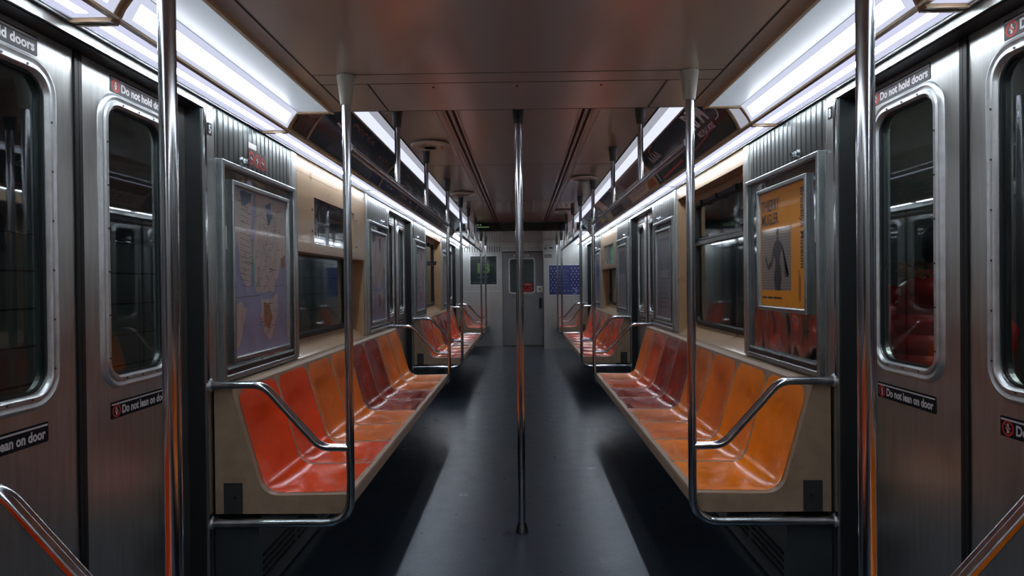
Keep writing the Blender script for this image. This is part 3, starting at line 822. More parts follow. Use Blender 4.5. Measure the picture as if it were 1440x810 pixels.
def display_case(s, y_near, mirror, kind, label, stickers=False):  # stickers: turns on the painted green reflection over the map
    """y_near: y of the bay edge; mirror -1 when case sits at the far end of the bay"""
    q = -1 if mirror else 1
    Y = lambda d: y_near+q*d*(0.90 if mirror else 1)
    R = lambda d0, d1: (min(Y(d0), Y(d1)), max(Y(d0), Y(d1)))
    t = thing('display_case', label, 'display case', (s*W, Y(0.53), 0.90), 'wall display cases beside the doors')
    P = wallP(s, W)
    # polished backing
    bm = B(); r = R(0.13, 0.98); loft(bm, P, (r[0], r[1], 0.93, 1.83), 0.002, [(0, 0), (0, 0.003)], 2, True); obj('back_panel', bm, M['mirror'], t)
    # ribbed panel above
    bm = B(); r = R(0.115, 0.96)
    loft(bm, P, (r[0], r[1], 1.85, 2.052), 0.002, [(0, 0), (0, 0.003)], 2, True)
    n = 17
    for i in range(n):
        y = r[0]+(i+0.5)*(r[1]-r[0])/n
        prism_y = [(y-0.0185, 0.003), (y-0.016, 0.007), (y+0.016, 0.007), (y+0.0185, 0.003)]
        vs0 = [bm.verts.new(P(u, 1.852, d)) for u, d in prism_y]; vs1 = [bm.verts.new(P(u, 2.05, d)) for u, d in prism_y]
        for k in range(3): bm.faces.new((vs0[k], vs0[k+1], vs1[k+1], vs1[k]))
    obj('ribbed_panel', bm, M['ribbed'], t)
    bm = B(); loft(bm, P, (r[0]+0.001, r[1]-0.001, 1.851, 2.051), 0.002, [(0, 0.003), (0, 0.0036)], 2, True); obj('groove_backing', bm, M['black'], t)
    # smooth column toward the window
    bm = B(); r = R(0.985, 1.058); loft(bm, P, (r[0], r[1], 0.905, 2.055), 0.003, [(0, 0), (0, 0.006), (0.003, 0.010)], 2, True); obj('side_column', bm, M['steel'], t)
    # outer frame
    bm = B(); r = R(0.112, 0.99)
    loft(bm, P, (r[0], r[1], 0.905, 1.848), 0.002, [(0, 0), (0, 0.022), (0.005, 0.026), (0.020, 0.026), (0.026, 0.020), (0.026, 0.003)], 1)
    obj('outer_frame', bm, M['caseframe'], t)
    bm = B(); loft(bm, P, (r[0]+0.03, r[1]-0.03, 0.912, 0.962), 0.002, [(0, 0.003), (0, 0.018), (0.01, 0.022)], 1, True); obj('bottom_rail', bm, M['darksteel'], t)
    z0, z1 = (1.16, 1.775) if kind == 'poster' else (0.975, 1.775)
    f0, f1 = (0.235, 0.83) if kind == 'poster' else (0.215, 0.905)
    r = R(f0, f1)
    bm = B(); loft(bm, P, (r[0], r[1], z0, z1), 0.002, [(0, 0.003), (0, 0.020), (0.004, 0.024), (0.018, 0.024), (0.022, 0.020), (0.024, 0.010)], 1)
    obj('poster_frame', bm, M['caseframe'], t)
    r2 = (r[0]+0.023, r[1]-0.023); wc = (r2[0]+r2[1])/2; w = r2[1]-r2[0]
    Q0 = readP(s, W, wc); Q = lambda u, v, d: Q0(u, v, d+0.010)
    bm = B()
    if kind == 'map': draw_map(bm, Q, w, z0+0.023, z1-0.023); ms = [water, land, mline, park, teal]
    elif kind == 'poster': draw_poster(bm, Q, w, z0+0.023, z1-0.023); ms = [orange, pgrey, pgrey2, skin_dark]
    else: draw_white(bm, Q, w, z0+0.023, z1-0.023); ms = [plain('poster_pale', srgb(120, 122, 138), 0.35, coat=0.6), plain('poster_slate', srgb(70, 74, 96), 0.35, coat=0.6), ink_k]
    obj('city_map' if kind == 'map' else 'poster', bm, None, t, mats=ms)
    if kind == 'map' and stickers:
        bm = B(); ring(bm, Q, -w/2+0.26*w, z0+0.50*(z1-z0), 0.085, 0.009, 0.0022, 0, 16, -55, 60, 0.55); obj('painted_reflection', bm, green_reflection, t)  # reflected green sign glow, painted as an arc over the map
    bm = B(); y = Y(0.36); z = 1.88
    tube(bm, [P(y, z, 0.006), P(y, z, 0.014)], 0.020, 16); tube(bm, [P(y, z, 0.014), P(y, z, 0.034)], [0.012, 0.009], 12)
    obj('knob', bm, M['chrome'], t, smooth=True)
    bm = B()
    for z in (1.05, 1.25, 1.5, 1.70): tube(bm, [P(Y(0.155), z, 0.003), P(Y(0.155), z, 0.009)], 0.006, 8)
    box(bm, s*(W-0.012), s*(W-0.003), min(Y(0.15), Y(0.175)), max(Y(0.15), Y(0.175)), 1.47, 1.57)
    obj('latch', bm, M['frame'], t)
    return t
for s in (-1, 1):
    for k in (0, 1, 2):
        a, b = BAYS[k]
        if k > 0:
            if s < 0: display_case(s, a, False, 'map', ('tall framed city map with painted green reflection, nearest on the left wall' if k == 1 else 'framed map between middle doors and second left window'), k == 1)
            else: display_case(s, a, False, 'poster' if k == 1 else 'white', ('framed orange museum poster on the near right wall' if k == 1 else 'framed pale notice just past the middle doors on right'))
        bb = b+0.10
        display_case(s, b-0.005, True, 'map' if s < 0 else 'white', {(-1, 0): 'framed map on left wall behind the viewer', (-1, 1): 'framed map left of the middle left doors, past the sign box', (-1, 2): 'farthest framed map on the left, before the last doors',
                     (1, 0): 'framed notice on right wall behind the viewer', (1, 1): 'framed pale notice between near right window and middle doors', (1, 2): 'farthest framed notice on the right, before the last doors'}[(s, k)])

# stickers and number plates
P = wallP(-1, W)
t = thing('exit_stickers', 'red and black stickers with round symbols on left ribbed panel', 'sticker', (-W, 3.11, 1.9))
bm = B(); loft(bm, P, (3.02, 3.22, 1.868, 1.952), 0.003, [(0, 0.0072), (0, 0.0085)], 2, True); obj('sticker', bm, plain('sticker_black', srgb(30, 12, 12), 0.4), t)
bm = B(); Q = readP(-1, W, 3.12)
for i, u in enumerate((-0.066, 0.0, 0.066)): ring(bm, Q, u, 1.908+0.004*(1-i), 0.027, 0.010, 0.0092, 0)
for u in (-0.066, 0, 0.066): line(bm, Q, [(u-0.012, 1.915), (u+0.012, 1.905)], 0.008, 0.0095, 1)
line(bm, Q, [(0.0, 1.925), (0.0, 1.89)], 0.007, 0.0095, 1)
obj('symbols', bm, None, t, mats=[M['signred'], M['signwhite']])
bm = B(); loft(bm, P, (3.025, 3.115, 1.956, 1.982), 0.002, [(0, 0.0072), (0, 0.0082)], 2, True); obj('paper_label', bm, M['signwhite'], t)

def plate(s, yc, zc, txt, label, w=0.034, h=0.05):
    t = thing('number_plate', label, 'number plate', (s*W, yc, zc))
    Q = readP(s, W, yc); bm = B(); loft(bm, Q, (-w/2, w/2, zc-h/2, zc+h/2), 0.003, [(0, 0), (0, 0.0022)], 2, True); obj('plate', bm, M['signblack'], t)
    bm = B(); text(bm, txt, Q, -w*0.26, w*0.26, zc-h*0.34, zc+h*0.34, 0.003, 0.03); obj('digit', bm, M['signwhite'], t)
plate(-1, 2.658, 1.955, '5', 'small black plate with white 5 on the left door post')
plate(1, 2.658, 1.985, '8', 'small black plate with white 8 on the right door post')

# ------------------------------------------------------------------ benches
prof = [(1.186, 0.885), (1.160, 0.80), (1.120, 0.655), (1.082, 0.52)]
cor = []
for k in range(9):
    t_ = k/8; p0 = Vector((1.082, 0.52)); p1 = Vector((1.064, 0.450)); p2 = Vector((0.995, 0.447))
    q_ = p0*(1-t_)**2+p1*2*t_*(1-t_)+p2*t_*t_; cor.append((q_.x, q_.y))
prof = [(1.186+(1.082-1.186)*k/10, 0.885+(0.52-0.885)*k/10) for k in range(10)]+cor+[(0.995+(0.722-0.995)*k/8, 0.447+0.004*k/8) for k in range(1, 9)]
def pnorm(i):
    a = Vector(prof[max(0, i-1)]); c = Vector(prof[min(len(prof)-1, i+1)]); t_ = (c-a).normalized()
    return Vector((t_.y, -t_.x)) if True else None      # points to the sitter side
LEN = [0.0]
for i in range(1, len(prof)): LEN.append(LEN[-1]+(Vector(prof[i])-Vector(prof[i-1])).length)
TOT = LEN[-1]
def nrm(i):
    n = pnorm(i)
    if n.x > 0 and n.y < 0: n = -n
    if n.x > 0.2: n = -n
    if n.y < -0.2: n = -n
    return n
def smooth01(x): x = max(0, min(1, x)); return x*x*(3-2*x)
def bench(s, y0, y1, cols, label, ends=(True, True), grp='orange benches along the walls'):
    t = thing('bench', label, 'bench', (s*1.0, (y0+y1)/2, 0.37), grp)
    n = len(cols); E = 0.035
    outer = [(1.258, 0.893), (1.20, 0.897)]+prof+[(0.704, 0.448), (0.700, 0.440), (0.700, 0.395), (0.712, 0.380), (0.76, 0.372), (1.258, 0.372)]
    inset = [(p[0]-nrm(i).x*0.034, p[1]-nrm(i).y*0.034) for i, p in enumerate(prof)]
    body = [(1.258, 0.893), (1.225, 0.893)]+inset[:-1]+[(0.722, 0.418), (0.722, 0.376), (0.76, 0.374), (1.258, 0.374)]
    S = lambda pl: [(s*x, z) for x, z in pl]
    bm = B()
    prism(bm, S(body), y0+0.01, y1-0.01)
    prism(bm, S(outer), y0, y0+E); prism(bm, S(outer), y1-E, y1)
    # front lip, top band
    prism(bm, S([(0.728, 0.4495), (0.704, 0.448), (0.700, 0.440), (0.700, 0.395), (0.712, 0.380), (0.74, 0.376), (0.74, 0.44)]), y0+0.005, y1-0.005)
    top = [(1.258, 0.893), (1.20, 0.897), (1.184, 0.884)]+[(p[0]+0.0015, p[1]) for p in prof[1:3]]+[(1.20, 0.80), (1.258, 0.80)]
    prism(bm, S(top), y0+0.005, y1-0.005)
    pitch = (y1-y0-2*E)/n
    for i in range(1, n):
        y = y0+E+i*pitch
        prism(bm, S([(1.20, 0.885)]+[(p[0]+nrm(j).x*0.002, p[1]+nrm(j).y*0.002) for j, p in enumerate(prof)]+[(0.722, 0.42)]+list(reversed(inset[:-1]))), y-0.0085, y+0.0085)
    sh = obj('shell', bm, M['shell'], t)
    for y in (y0-0.0015, y1+0.0015):
        bm = B(); box(bm, s*1.145, s*1.222, y-0.002, y+0.002, 0.373, 0.50)
        ep = obj('end_plate', bm, M['plate'], t)
        bm = B(); tube(bm, [(s*1.175, y-0.005, 0.44), (s*1.175, y+0.005, 0.44)], 0.007, 8); obj('bolt', bm, M['black'], ep)
    for i in range(n):
        ya = y0+E+i*pitch+(0.0083 if i else 0.0); yb = y0+E+(i+1)*pitch-(0.0083 if i < n-1 else 0.0)
        cy = (ya+yb)/2; hw = (yb-ya)/2; NU = 16; rows = []
        bm = B()
        for j, p in enumerate(prof):
            l = LEN[j]; rr_ = 0.055; hwj = hw
            d_ = l-0.018
            if d_ < rr_: hwj = hw-(rr_-math.sqrt(max(0, rr_**2-(rr_-max(0, d_))**2)))
            dish = 0.022*smooth01((l-0.05)/0.16)*(1-0.75*smooth01((l-(TOT-0.16))/0.15))
            nn = nrm(j); row = []
            base = Vector(p)
            if j == 0: base = Vector(p)+(Vector(prof[1])-Vector(p)).normalized()*0.014
            for k in range(NU+1):
                w_ = -1+2*k/NU
                dd = dish*(1-abs(w_)**2.6)-0.0015
                q_ = base-nn*dd
                row.append(bm.verts.new((s*q_.x, cy+w_*hwj, q_.y)))
            rows.append(row)
        for a_, c_ in zip(rows[:-1], rows[1:]):
            for k in range(NU): bm.faces.new((a_[k], a_[k+1], c_[k+1], c_[k]))
        so = obj('seat', bm, SEAT[cols[i]], t, smooth=True)
    for y in ([y0+0.06+i*(y1-y0-0.12)/4 for i in range(5)] if n > 2 else [(y0+y1)/2]):
        bm = B(); box(bm, s*0.85, s*0.92, y-0.02, y+0.02, 0.335, 0.372)
        for dx in (-0.018, 0.018): tube(bm, [(s*0.885+dx, y-0.026, 0.35), (s*0.885+dx, y+0.026, 0.35)], 0.009, 8)
        box(bm, s*0.85, s*1.09, y-0.012, y+0.012, 0.345, 0.372)
        obj('bracket', bm, M['darksteel'], t)
    # heater cabinet below
    h = thing('heater_cabinet', 'grey heater cabinet under the %s' % label, 'cabinet', (s*1.17, (y0+y1)/2, 0), 'heater cabinets under the benches')
    bm = B(); box(bm, s*1.088, s*1.262, y0+0.01, y1-0.01, 0.012, 0.340); obj('casing', bm, M['heater'], h)
    bm = B()
    for i in range(n):
        ya = y0+0.06+i*(y1-y0-0.12)/n; yb = ya+(y1-y0-0.12)/n-0.05
        for z in (0.08, 0.11, 0.14, 0.17): box(bm, s*1.084, s*1.090, ya, yb, z, z+0.012)
    obj('vent_slots', bm, M['black'], h)
    for ye in (y0+0.002, y1-0.012):
        bm = B(); box(bm, s*1.080, s*1.262, ye, ye+0.010, 0.012, 0.34); obj('end_cap', bm, M['heater'], h)
bench(-1, 2.655, 6.190, 'RROOMMOA', 'red, orange and maroon bench nearest on the left')
bench(1, 2.655, 6.190, 'AAOTMMDO', 'amber, tan and maroon bench nearest on the right')
bench(-1, 7.575, 11.170, 'DDOMMRRD', 'orange bench past the middle doors on the left')
bench(1, 7.575, 11.170, 'RDDOMRRD', 'orange bench past the middle doors on the right')
bench(-1, 12.60, 13.585, 'RD', 'short two-seat orange bench by the left end wall')
bench(1, 12.60, 13.03, 'D', 'single-seat orange bench by the right end partition')
bench(-1, -2.30, 1.272, 'OOMMOORR', 'bench behind the viewer on the left')
bench(1, -2.30, 1.272, 'AAMMOOAA', 'bench behind the viewer on the right')

# ------------------------------------------------------------------ grab poles with armrests
RP = 0.0172
def stanchion(s, y, facing, top, label, dark=False):
    """facing +1: bench lies at larger y"""
    t = thing('grab_pole', label, 'grab pole', (s*0.6925, y, 0.34), 'grab poles at the bench ends')
    px = s*0.6925
    pth = fillet([(s*(W-0.006), y, 0.3425), (px, y, 0.3425), (px, y, top-0.10)], 0.11, 10)
    bm = B(); tube(bm, pth, RP, 16); obj('pole', bm, M['chrome'], t, smooth=True)
    pth = fillet([(s*(W-0.006), y, 0.9065), (s*1.045, y, 0.9065), (s*0.815, y, 0.650), (px, y, 0.648)], 0.10, 8)
    bm = B(); tube(bm, pth, 0.0165, 16); obj('armrest', bm, M['chrome'], t, smooth=True)
    bm = B(); lathe(bm, [(0.0225, top-0.118), (0.023, top-0.112), (0.036, top-0.012), (0.036, top-0.002), (0.030, top-0.0005)], px, y, 24)
    obj('ceiling_socket', bm, M['cone_dark'] if dark else M['cone_light'], t, smooth=True)
    bm = B()
    for z in (0.3425, 0.9065): tube(bm, [(s*(W-0.001), y, z), (s*(W-0.012), y, z)], [0.030, 0.022], 16)
    obj('wall_flange', bm, M['frame'], t, smooth=True)
    return t
PY = [(1.296, -1, LOW, False, 'nearest, cut by the picture edges'), (2.632, 1, LOW, False, 'at the near end of the closest bench'), (6.212, -1, HIGH, True, 'at the far end of the closest bench'),
      (7.55, 1, HIGH, True, 'just past the middle doors'), (11.192, -1, LOW, True, 'before the last doors'), (12.578, 1, LOW, True, 'farthest, at the short end bench')]
for s in (-1, 1):
    for y, fc, tp, dk, wd in PY:
        stanchion(s, y, fc, tp, 'polished steel pole with bent armrest, %s side, %s' % (SIDE[s], wd), dk)

ZR = 1.872
def rail(s, ya, yb, hangers, label):
    t = thing('overhead_rail', label, 'handrail', (s*0.6925, (ya+yb)/2, ZR), 'overhead handrails')
    bm = B(); tube(bm, [(s*0.6925, ya+0.022, ZR), (s*0.6925, yb-0.022, ZR)], 0.0165, 14); obj('rail', bm, M['chrome'], t, smooth=True)
    for y in (ya, yb):
        q = 1 if y == ya else -1
        bm = B(); tube(bm, [(s*0.6925, y+q*0.0178, ZR), (s*0.6925, y+q*0.05, ZR)], 0.021, 14); obj('pole_joint', bm, M['chrome'], t, smooth=True)
    for y in hangers:
        bm = B(); tube(bm, [(s*0.6925, y, ZR), (s*0.6925, y, HIGH-0.10)], RP*0.95, 14); h = obj('hanger', bm, M['chrome'], t, smooth=True)
        bm = B(); lathe(bm, [(0.0215, HIGH-0.105), (0.022, HIGH-0.098), (0.031, HIGH-0.012), (0.031, HIGH-0.002), (0.028, HIGH-0.0005)], s*0.6925, y, 24)
        obj('ceiling_socket', bm, M['cone_dark'], h, smooth=True)
for s in (-1, 1):
    rail(s, 2.632, 6.212, (3.72, 4.84), 'chrome overhead rail on hangers above the nearest %s bench' % SIDE[s])
    rail(s, 7.55, 11.192, (8.66, 9.92), 'chrome overhead rail on hangers above the second %s bench' % SIDE[s])

t = thing('centre_pole', 'single steel pole standing in the middle of the aisle floor', 'grab pole', (0, 3.42, 0))
bm = B(); tube(bm, [(0, 3.42, 0.03), (0, 3.42, HIGH-0.15)], 0.0195, 18); obj('pole', bm, M['chrome'], t, smooth=True)
bm = B(); lathe(bm, [(0.034, 0.001), (0.033, 0.006), (0.028, 0.03), (0.0215, 0.048), (0.0205, 0.052)], 0, 3.42, 24); obj('floor_socket', bm, M['darksteel'], t, smooth=True)
bm = B(); lathe(bm, [(0.0235, HIGH-0.165), (0.0245, HIGH-0.158), (0.036, HIGH-0.012), (0.036, HIGH-0.002), (0.030, HIGH-0.0005)], 0, 3.42, 24)
obj('ceiling_socket', bm, M['black'], t, smooth=True)

# ceiling discs
for x, y, lab in ((-0.63, 4.62, 'round off-white ceiling vent nearest on the left'), (-0.63, 7.15, 'round off-white ceiling vent farther on the left'), (0.60, 6.2, 'round off-white ceiling vent nearest on the right'), (0.60, 9.0, 'round off-white ceiling vent farther on the right')):
    t = thing('ceiling_vent', lab, 'vent', (x, y, HIGH), 'round ceiling vents')
    bm = B(); lathe(bm, [(0.085, HIGH-0.022), (0.092, HIGH-0.030), (0.128, HIGH-0.030), (0.138, HIGH-0.020), (0.138, HIGH-0.012), (0.10, HIGH-0.0005)], x, y, 40); obj('ring', bm, M['offwhite'], t, smooth=True)
    bm = B(); lathe(bm, [(0.084, HIGH-0.030), (0.086, HIGH-0.031), (0.086, HIGH-0.024), (0.08, HIGH-0.022)], x, y, 32)
    for r in (0.02, 0.04, 0.06): lathe(bm, [(r, HIGH-0.034), (r+0.006, HIGH-0.034), (r+0.006, HIGH-0.030), (r, HIGH-0.030)], x, y, 24)
    obj('grille', bm, M['ceiling'], t)

# ------------------------------------------------------------------ far end
XR = 0.455; YC = 13.04; YL = 13.60
bm = B()
box(bm, -W, -0.425, YL, YL+0.12, 0, LOW)
box(bm, -0.425, -0.405, YL-0.015, YL+0.12, 0, LOW)
box(bm, -0.405, XR, YL, YL+0.12, 1.975, LOW)
box(bm, -1.42, 1.42, YL+0.12, YL+0.16, 0, ROOF-0.001) if False else None
struct('wall_far', bm, M['steel'])
bm = B()
box(bm, XR, W, YC, YC+0.03, 0, LOW); box(bm, XR, XR+0.03, YC+0.03, YL+0.1, 0, LOW)
box(bm, XR-0.012, XR+0.004, YC-0.006, YC+0.04, 0, LOW)
struct('wall_cab', bm, M['steel'])
bm = B()
box(bm, -0.40, XR-0.002, YL-0.012, YL-0.001, 1.985, 2.0); box(bm, -0.40, XR-0.002, YL-0.012, YL-0.001, 2.08, 2.095)
box(bm, -1.25, -0.43, YL-0.01, YL-0.001, 1.14, 1.155)
struct('trim_%d' % n_tr, bm, M['frame']); n_tr += 1
bm = B()
for i in range(16): box(bm, -1.24+i*0.052, -1.228+i*0.052, YL-0.004, YL-0.001, 1.96, 2.08)
box(bm, -0.52, 0.49, YC-0.6, YC-0.02, LOW-0.010, LOW-0.001) if False else None
box(bm, -0.40, XR-0.01, YL-0.02, YL-0.001, 1.955, 1.972)
struct('trim_%d' % n_tr, bm, M['gap']); n_tr += 1

t = struct('door_%d' % ndoor, loc=(0.02, YL+0.02, 0)); ndoor += 1
Pe = lambda u, v, d: Vector((u, YL+0.012-d, v))
bm = B(); hole_plate(bm, Pe, (-0.400, XR-0.005, 0.01, 1.95), (-0.24, 0.255, 1.12, 1.81), 0.05, 0, -0.03, 6)
obj('door_panel', bm, metal('end_door_steel', (0.30, 0.32, 0.33, 1), 0.35, 0.5, (1, 1, 0.1), 40), t)
bm = B(); loft(bm, Pe, (-0.275, 0.29, 1.085, 1.845), 0.08, [(0, 0), (0.005, 0.012), (0.03, 0.012), (0.036, -0.01)], 6); obj('window_frame', bm, M['frame'], t, smooth=True)
bm = B(); loft(bm, Pe, (-0.24, 0.255, 1.12, 1.81), 0.05, [(0, -0.012)], 6, True); obj('window_glass', bm, M['doorglass'], t)
bm = B(); loft(bm, Pe, (0.035, 0.225, 1.125, 1.315), 0.07, [(0, -0.008), (0, -0.006)], 6, True)
st = obj('warning_sticker', bm, M['signred'], t)
bm = B()
for u0 in (0.05, 0.115): poly(bm, Pe, [(u0+0.01, 1.20), (u0+0.06, 1.19), (u0+0.065, 1.235), (u0, 1.235)], -0.004, 0)
line(bm, Pe, [(0.078, 1.228), (0.10, 1.205)], 0.010, -0.003, 1); line(bm, Pe, [(0.145, 1.205), (0.165, 1.228)], 0.010, -0.003, 1)
line(bm, Pe, [(0.07, 1.285), (0.19, 1.285)], 0.014, -0.004, 1)
obj('sticker_marks', bm, None, st, mats=[M['signblack'], M['signwhite']])
bm = B(); box(bm, 0.36, 0.41, YL-0.03, YL+0.011, 0.78, 1.0); tube(bm, [(0.385, YL-0.03, 0.80), (0.385, YL-0.06, 0.83), (0.385, YL-0.06, 0.95), (0.385, YL-0.03, 0.98)], 0.012, 8)
obj('door_handle', bm, M['black'], t)
bm = B(); loft(bm, Pe, (0.31, 0.44, 1.12, 1.25), 0.006, [(0, 0), (0, 0.01)], 2, True); ls = obj('lock_box', bm, M['offwhite'], t)
bm = B(); ring(bm, Pe, 0.375, 1.18, 0.016, 0.012, 0.0115, 0, 10); obj('keyhole', bm, M['signblack'], ls)
bm = B(); loft(bm, Pe, (-0.16, 0.16, 1.872, 1.905), 0.004, [(0, 0), (0, 0.003)], 2, True); dn = obj('door_notice', bm, M['offwhite'], t)
bm = B()
for u0, u1 in ((-0.14, -0.08), (-0.06, -0.02), (0.0, 0.14)): line(bm, Pe, [(u0, 1.888), (u1, 1.888)], 0.012, 0.0042)
obj('print_marks', bm, ink_k, dn)
bm = B(); box(bm, -0.2, 0.2, YL-0.004, YL+0.011, 1.02, 1.03); obj('push_strip', bm, M['darksteel'], t)

# end panels adverts
t = thing('framed_advert', 'dark framed advert with green numerals on the far left wall', 'advert', (-0.80, YL, 1.35))
Pl = lambda u, v, d: Vector((u, YL-0.001-d, v))
bm = B(); loft(bm, Pl, (-1.09, -0.50, 1.27, 1.90), 0.003, [(0, 0), (0, 0.012), (0.02, 0.012), (0.022, 0.006)], 1); obj('frame', bm, M['frame'], t)
bm = B(); poly(bm, Pl, [(-1.07, 1.29), (-0.52, 1.29), (-0.52, 1.88), (-1.07, 1.88)], 0.004); obj('poster', bm, glossy('end_poster', srgb(14, 30, 32), var=0.4), t)
bm = B()
text(bm, '13', Pl, -0.92, -0.66, 1.52, 1.74, 0.006, 0.03); obj('numerals', bm, plain('ink_green', srgb(92, 130, 74), 0.4), t)
bm = B(); line(bm, Pl, [(-1.04, 1.33), (-0.74, 1.33)], 0.02, 0.006); line(bm, Pl, [(-0.62, 1.33), (-0.55, 1.33)], 0.02, 0.006); line(bm, Pl, [(-0.92, 1.44), (-0.70, 1.44)], 0.02, 0.006); obj('small_print', bm, ink_g, t)
t = thing('framed_advert', 'blue dotted advert on the right end partition', 'advert', (0.85, YC, 1.2))
Pr = lambda u, v, d: Vector((u, YC-0.001-d, v))
bm = B(); loft(bm, Pr, (0.53, 1.20, 1.05, 1.68), 0.003, [(0, 0), (0, 0.012), (0.02, 0.012), (0.022, 0.006)], 1); obj('frame', bm, M['frame'], t)
bm = B(); poly(bm, Pr, [(0.55, 1.07), (1.18, 1.07), (1.18, 1.66), (0.55, 1.66)], 0.004); obj('poster', bm, glossy('end_poster_blue', srgb(40, 48, 92), var=0.3), t)
bm = B()
for i in range(9):
    for j in range(9):
        if 2 <= i <= 5 and j > 0: continue
        ring(bm, Pr, 0.59+i*0.068+(0.03 if j % 2 else 0), 1.15+j*0.056, 0.006, 0.013, 0.006, 0, 8)
for j in range(6): line(bm, Pr, [(0.74, 1.25+j*0.06), (0.74+random.uniform(0.12, 0.22), 1.25+j*0.06)], 0.02, 0.006, 1)
ring(bm, Pr, 1.05, 1.14, 0.05, 0.012, 0.006, 0, 16, -120, 120)
obj('print', bm, None, t, mats=[plain('ink_pale_blue', srgb(170, 180, 215), 0.4), plain('ink_blue_light', srgb(80, 90, 160), 0.4)])
t = thing('car_number_plate', 'black plate numbered 3364 on the right end partition', 'number plate', (0.54, YC, 1.84))
bm = B(); loft(bm, Pr, (0.465, 0.605, 1.815, 1.875), 0.004, [(0, 0), (0, 0.004)], 2, True); obj('plate', bm, M['signblack'], t)
bm = B(); text(bm, '3364', Pr, 0.475, 0.595, 1.827, 1.863, 0.0055, 0.03); obj('digits', bm, M['signwhite'], t)
t = thing('small_sign', 'tiny black sign above the car number plate', 'sign', (0.5, YC, 1.99))
bm = B(); loft(bm, Pr, (0.47, 0.50, 1.98, 2.02), 0.003, [(0, 0), (0, 0.003)], 2, True); loft(bm, Pr, (0.56, 0.63, 1.995, 2.02), 0.003, [(0, 0), (0, 0.003)], 2, True); obj('plate', bm, M['signblack'], t)
bm = B(); line(bm, Pr, [(0.478, 2.0), (0.492, 2.0)], 0.006, 0.0045); obj('mark', bm, M['signwhite'], t)

# end closure behind the car and behind the viewer
bm = B(); box(bm, -1.42, 1.42, Y0-0.1, Y0, 0, ROOF)
struct('wall_near', bm, M['steel'])
bm = B(); box(bm, -1.25, 1.25, 14.9, 14.95, 0, 2.4); box(bm, -1.3, -1.25, YL+0.13, 14.95, 0, 2.4); box(bm, 1.25, 1.3, YL+0.13, 14.95, 0, 2.4)
struct('wall_beyond', bm, plain('next_car_end', srgb(120, 128, 124), 0.4, var=0.2))
bm = B(); box(bm, -0.1, 0.35, 14.3, 14.4, 2.28, 2.32)
tag(obj('ceiling_light', bm, emit('next_car_lamp', (0.8, 0.9, 1, 1), 1.5)), 'dim lamp of the next car behind the end door glass', 'light')

# ------------------------------------------------------------------ outside
bm = B(); box(bm, 1.50, 6.0, -4, 18, -0.08, -0.02)
struct('platform_right', bm, plain('platform_concrete', srgb(70, 72, 72), 0.7, var=0.2))
tile, nt, bb = new_mat('station_tiles')
tcn = nt.nodes.new('ShaderNodeTexCoord'); mpn = nt.nodes.new('ShaderNodeMapping'); mpn.inputs['Rotation'].default_value = (0, math.radians(90), math.radians(90))
br = nt.nodes.new('ShaderNodeTexBrick'); br.offset = 0.0
br.inputs['Color1'].default_value = srgb(120, 132, 126); br.inputs['Color2'].default_value = srgb(108, 120, 116); br.inputs['Mortar'].default_value = srgb(24, 28, 28)
br.inputs['Scale'].default_value = 1.0; br.inputs['Mortar Size'].default_value = 0.006; br.inputs['Brick Width'].default_value = 0.40; br.inputs['Row Height'].default_value = 0.20
sx = nt.nodes.new('ShaderNodeSeparateXYZ'); cx = nt.nodes.new('ShaderNodeCombineXYZ')
nt.links.new(tcn.outputs['Object'], sx.inputs[0]); nt.links.new(sx.outputs['Y'], cx.inputs['X']); nt.links.new(sx.outputs['Z'], cx.inputs['Y'])
nt.links.new(cx.outputs[0], br.inputs['Vector']); nt.links.new(br.outputs['Color'], bb.inputs['Base Color']); set_in(bb, Roughness=0.35)
bm = B(); box(bm, -2.75, -2.60, -4, 18, -1.0, 1.62)
struct('wall_station_left', bm, tile)
bm = B(); box(bm, -2.9, -2.62, -4, 18, 1.62, 4.0); box(bm, -2.60, -2.56, -4, 18, 1.60, 1.66)
struct('wall_station_upper', bm, plain('dark_tunnel', srgb(26, 32, 32), 0.6, var=0.3))
bm = B(); box(bm, 4.6, 4.8, -4, 18, -0.02, 4.0)
struct('wall_station_right', bm, plain('dark_tunnel_right', srgb(40, 46, 44), 0.6, var=0.3))
bm = B(); box(bm, -2.6, -1.5, -4, 18, -1.05, -1.0)
struct('floor_track', bm, plain('track_bed', srgb(20, 20, 20), 0.9, var=0.3))
bm = B(); box(bm, -2.6, 4.6, -4, 18, 3.6, 3.7); struct('ceiling_station', bm, plain('station_ceiling', srgb(40, 44, 44), 0.7, var=0.2))
for x, y in ((2.5, 1.5), (3.0, 8.0), (-2.1, 1.2), (-2.1, 7.0)):  # unseen lamps added to brighten the tiled wall and the person
    t = thing('added_lamp', 'unseen fluorescent lamp added outside the %s %s windows' % ('near' if y < 5 else 'far', 'right' if x > 0 else 'left'), 'light', (x, y, 3.05), 'added lamps outside the car')
    bm = B(); tube(bm, [(x, y-0.6, 3.0), (x, y+0.6, 3.0)], 0.02, 10); obj('tube', bm, M['added_lampout'] if x > 0 else M['added_lampout2'], t)
    bm = B(); box(bm, x-0.08, x+0.08, y-0.65, y+0.65, 3.03, 3.08); obj('housing', bm, M['heater'], t)
    for dy in (-0.4, 0.4):
        bm = B(); tube(bm, [(x, y+dy, 3.08), (x, y+dy, 3.6)], 0.012, 8); obj('hanger_rod', bm, M['heater'], t)

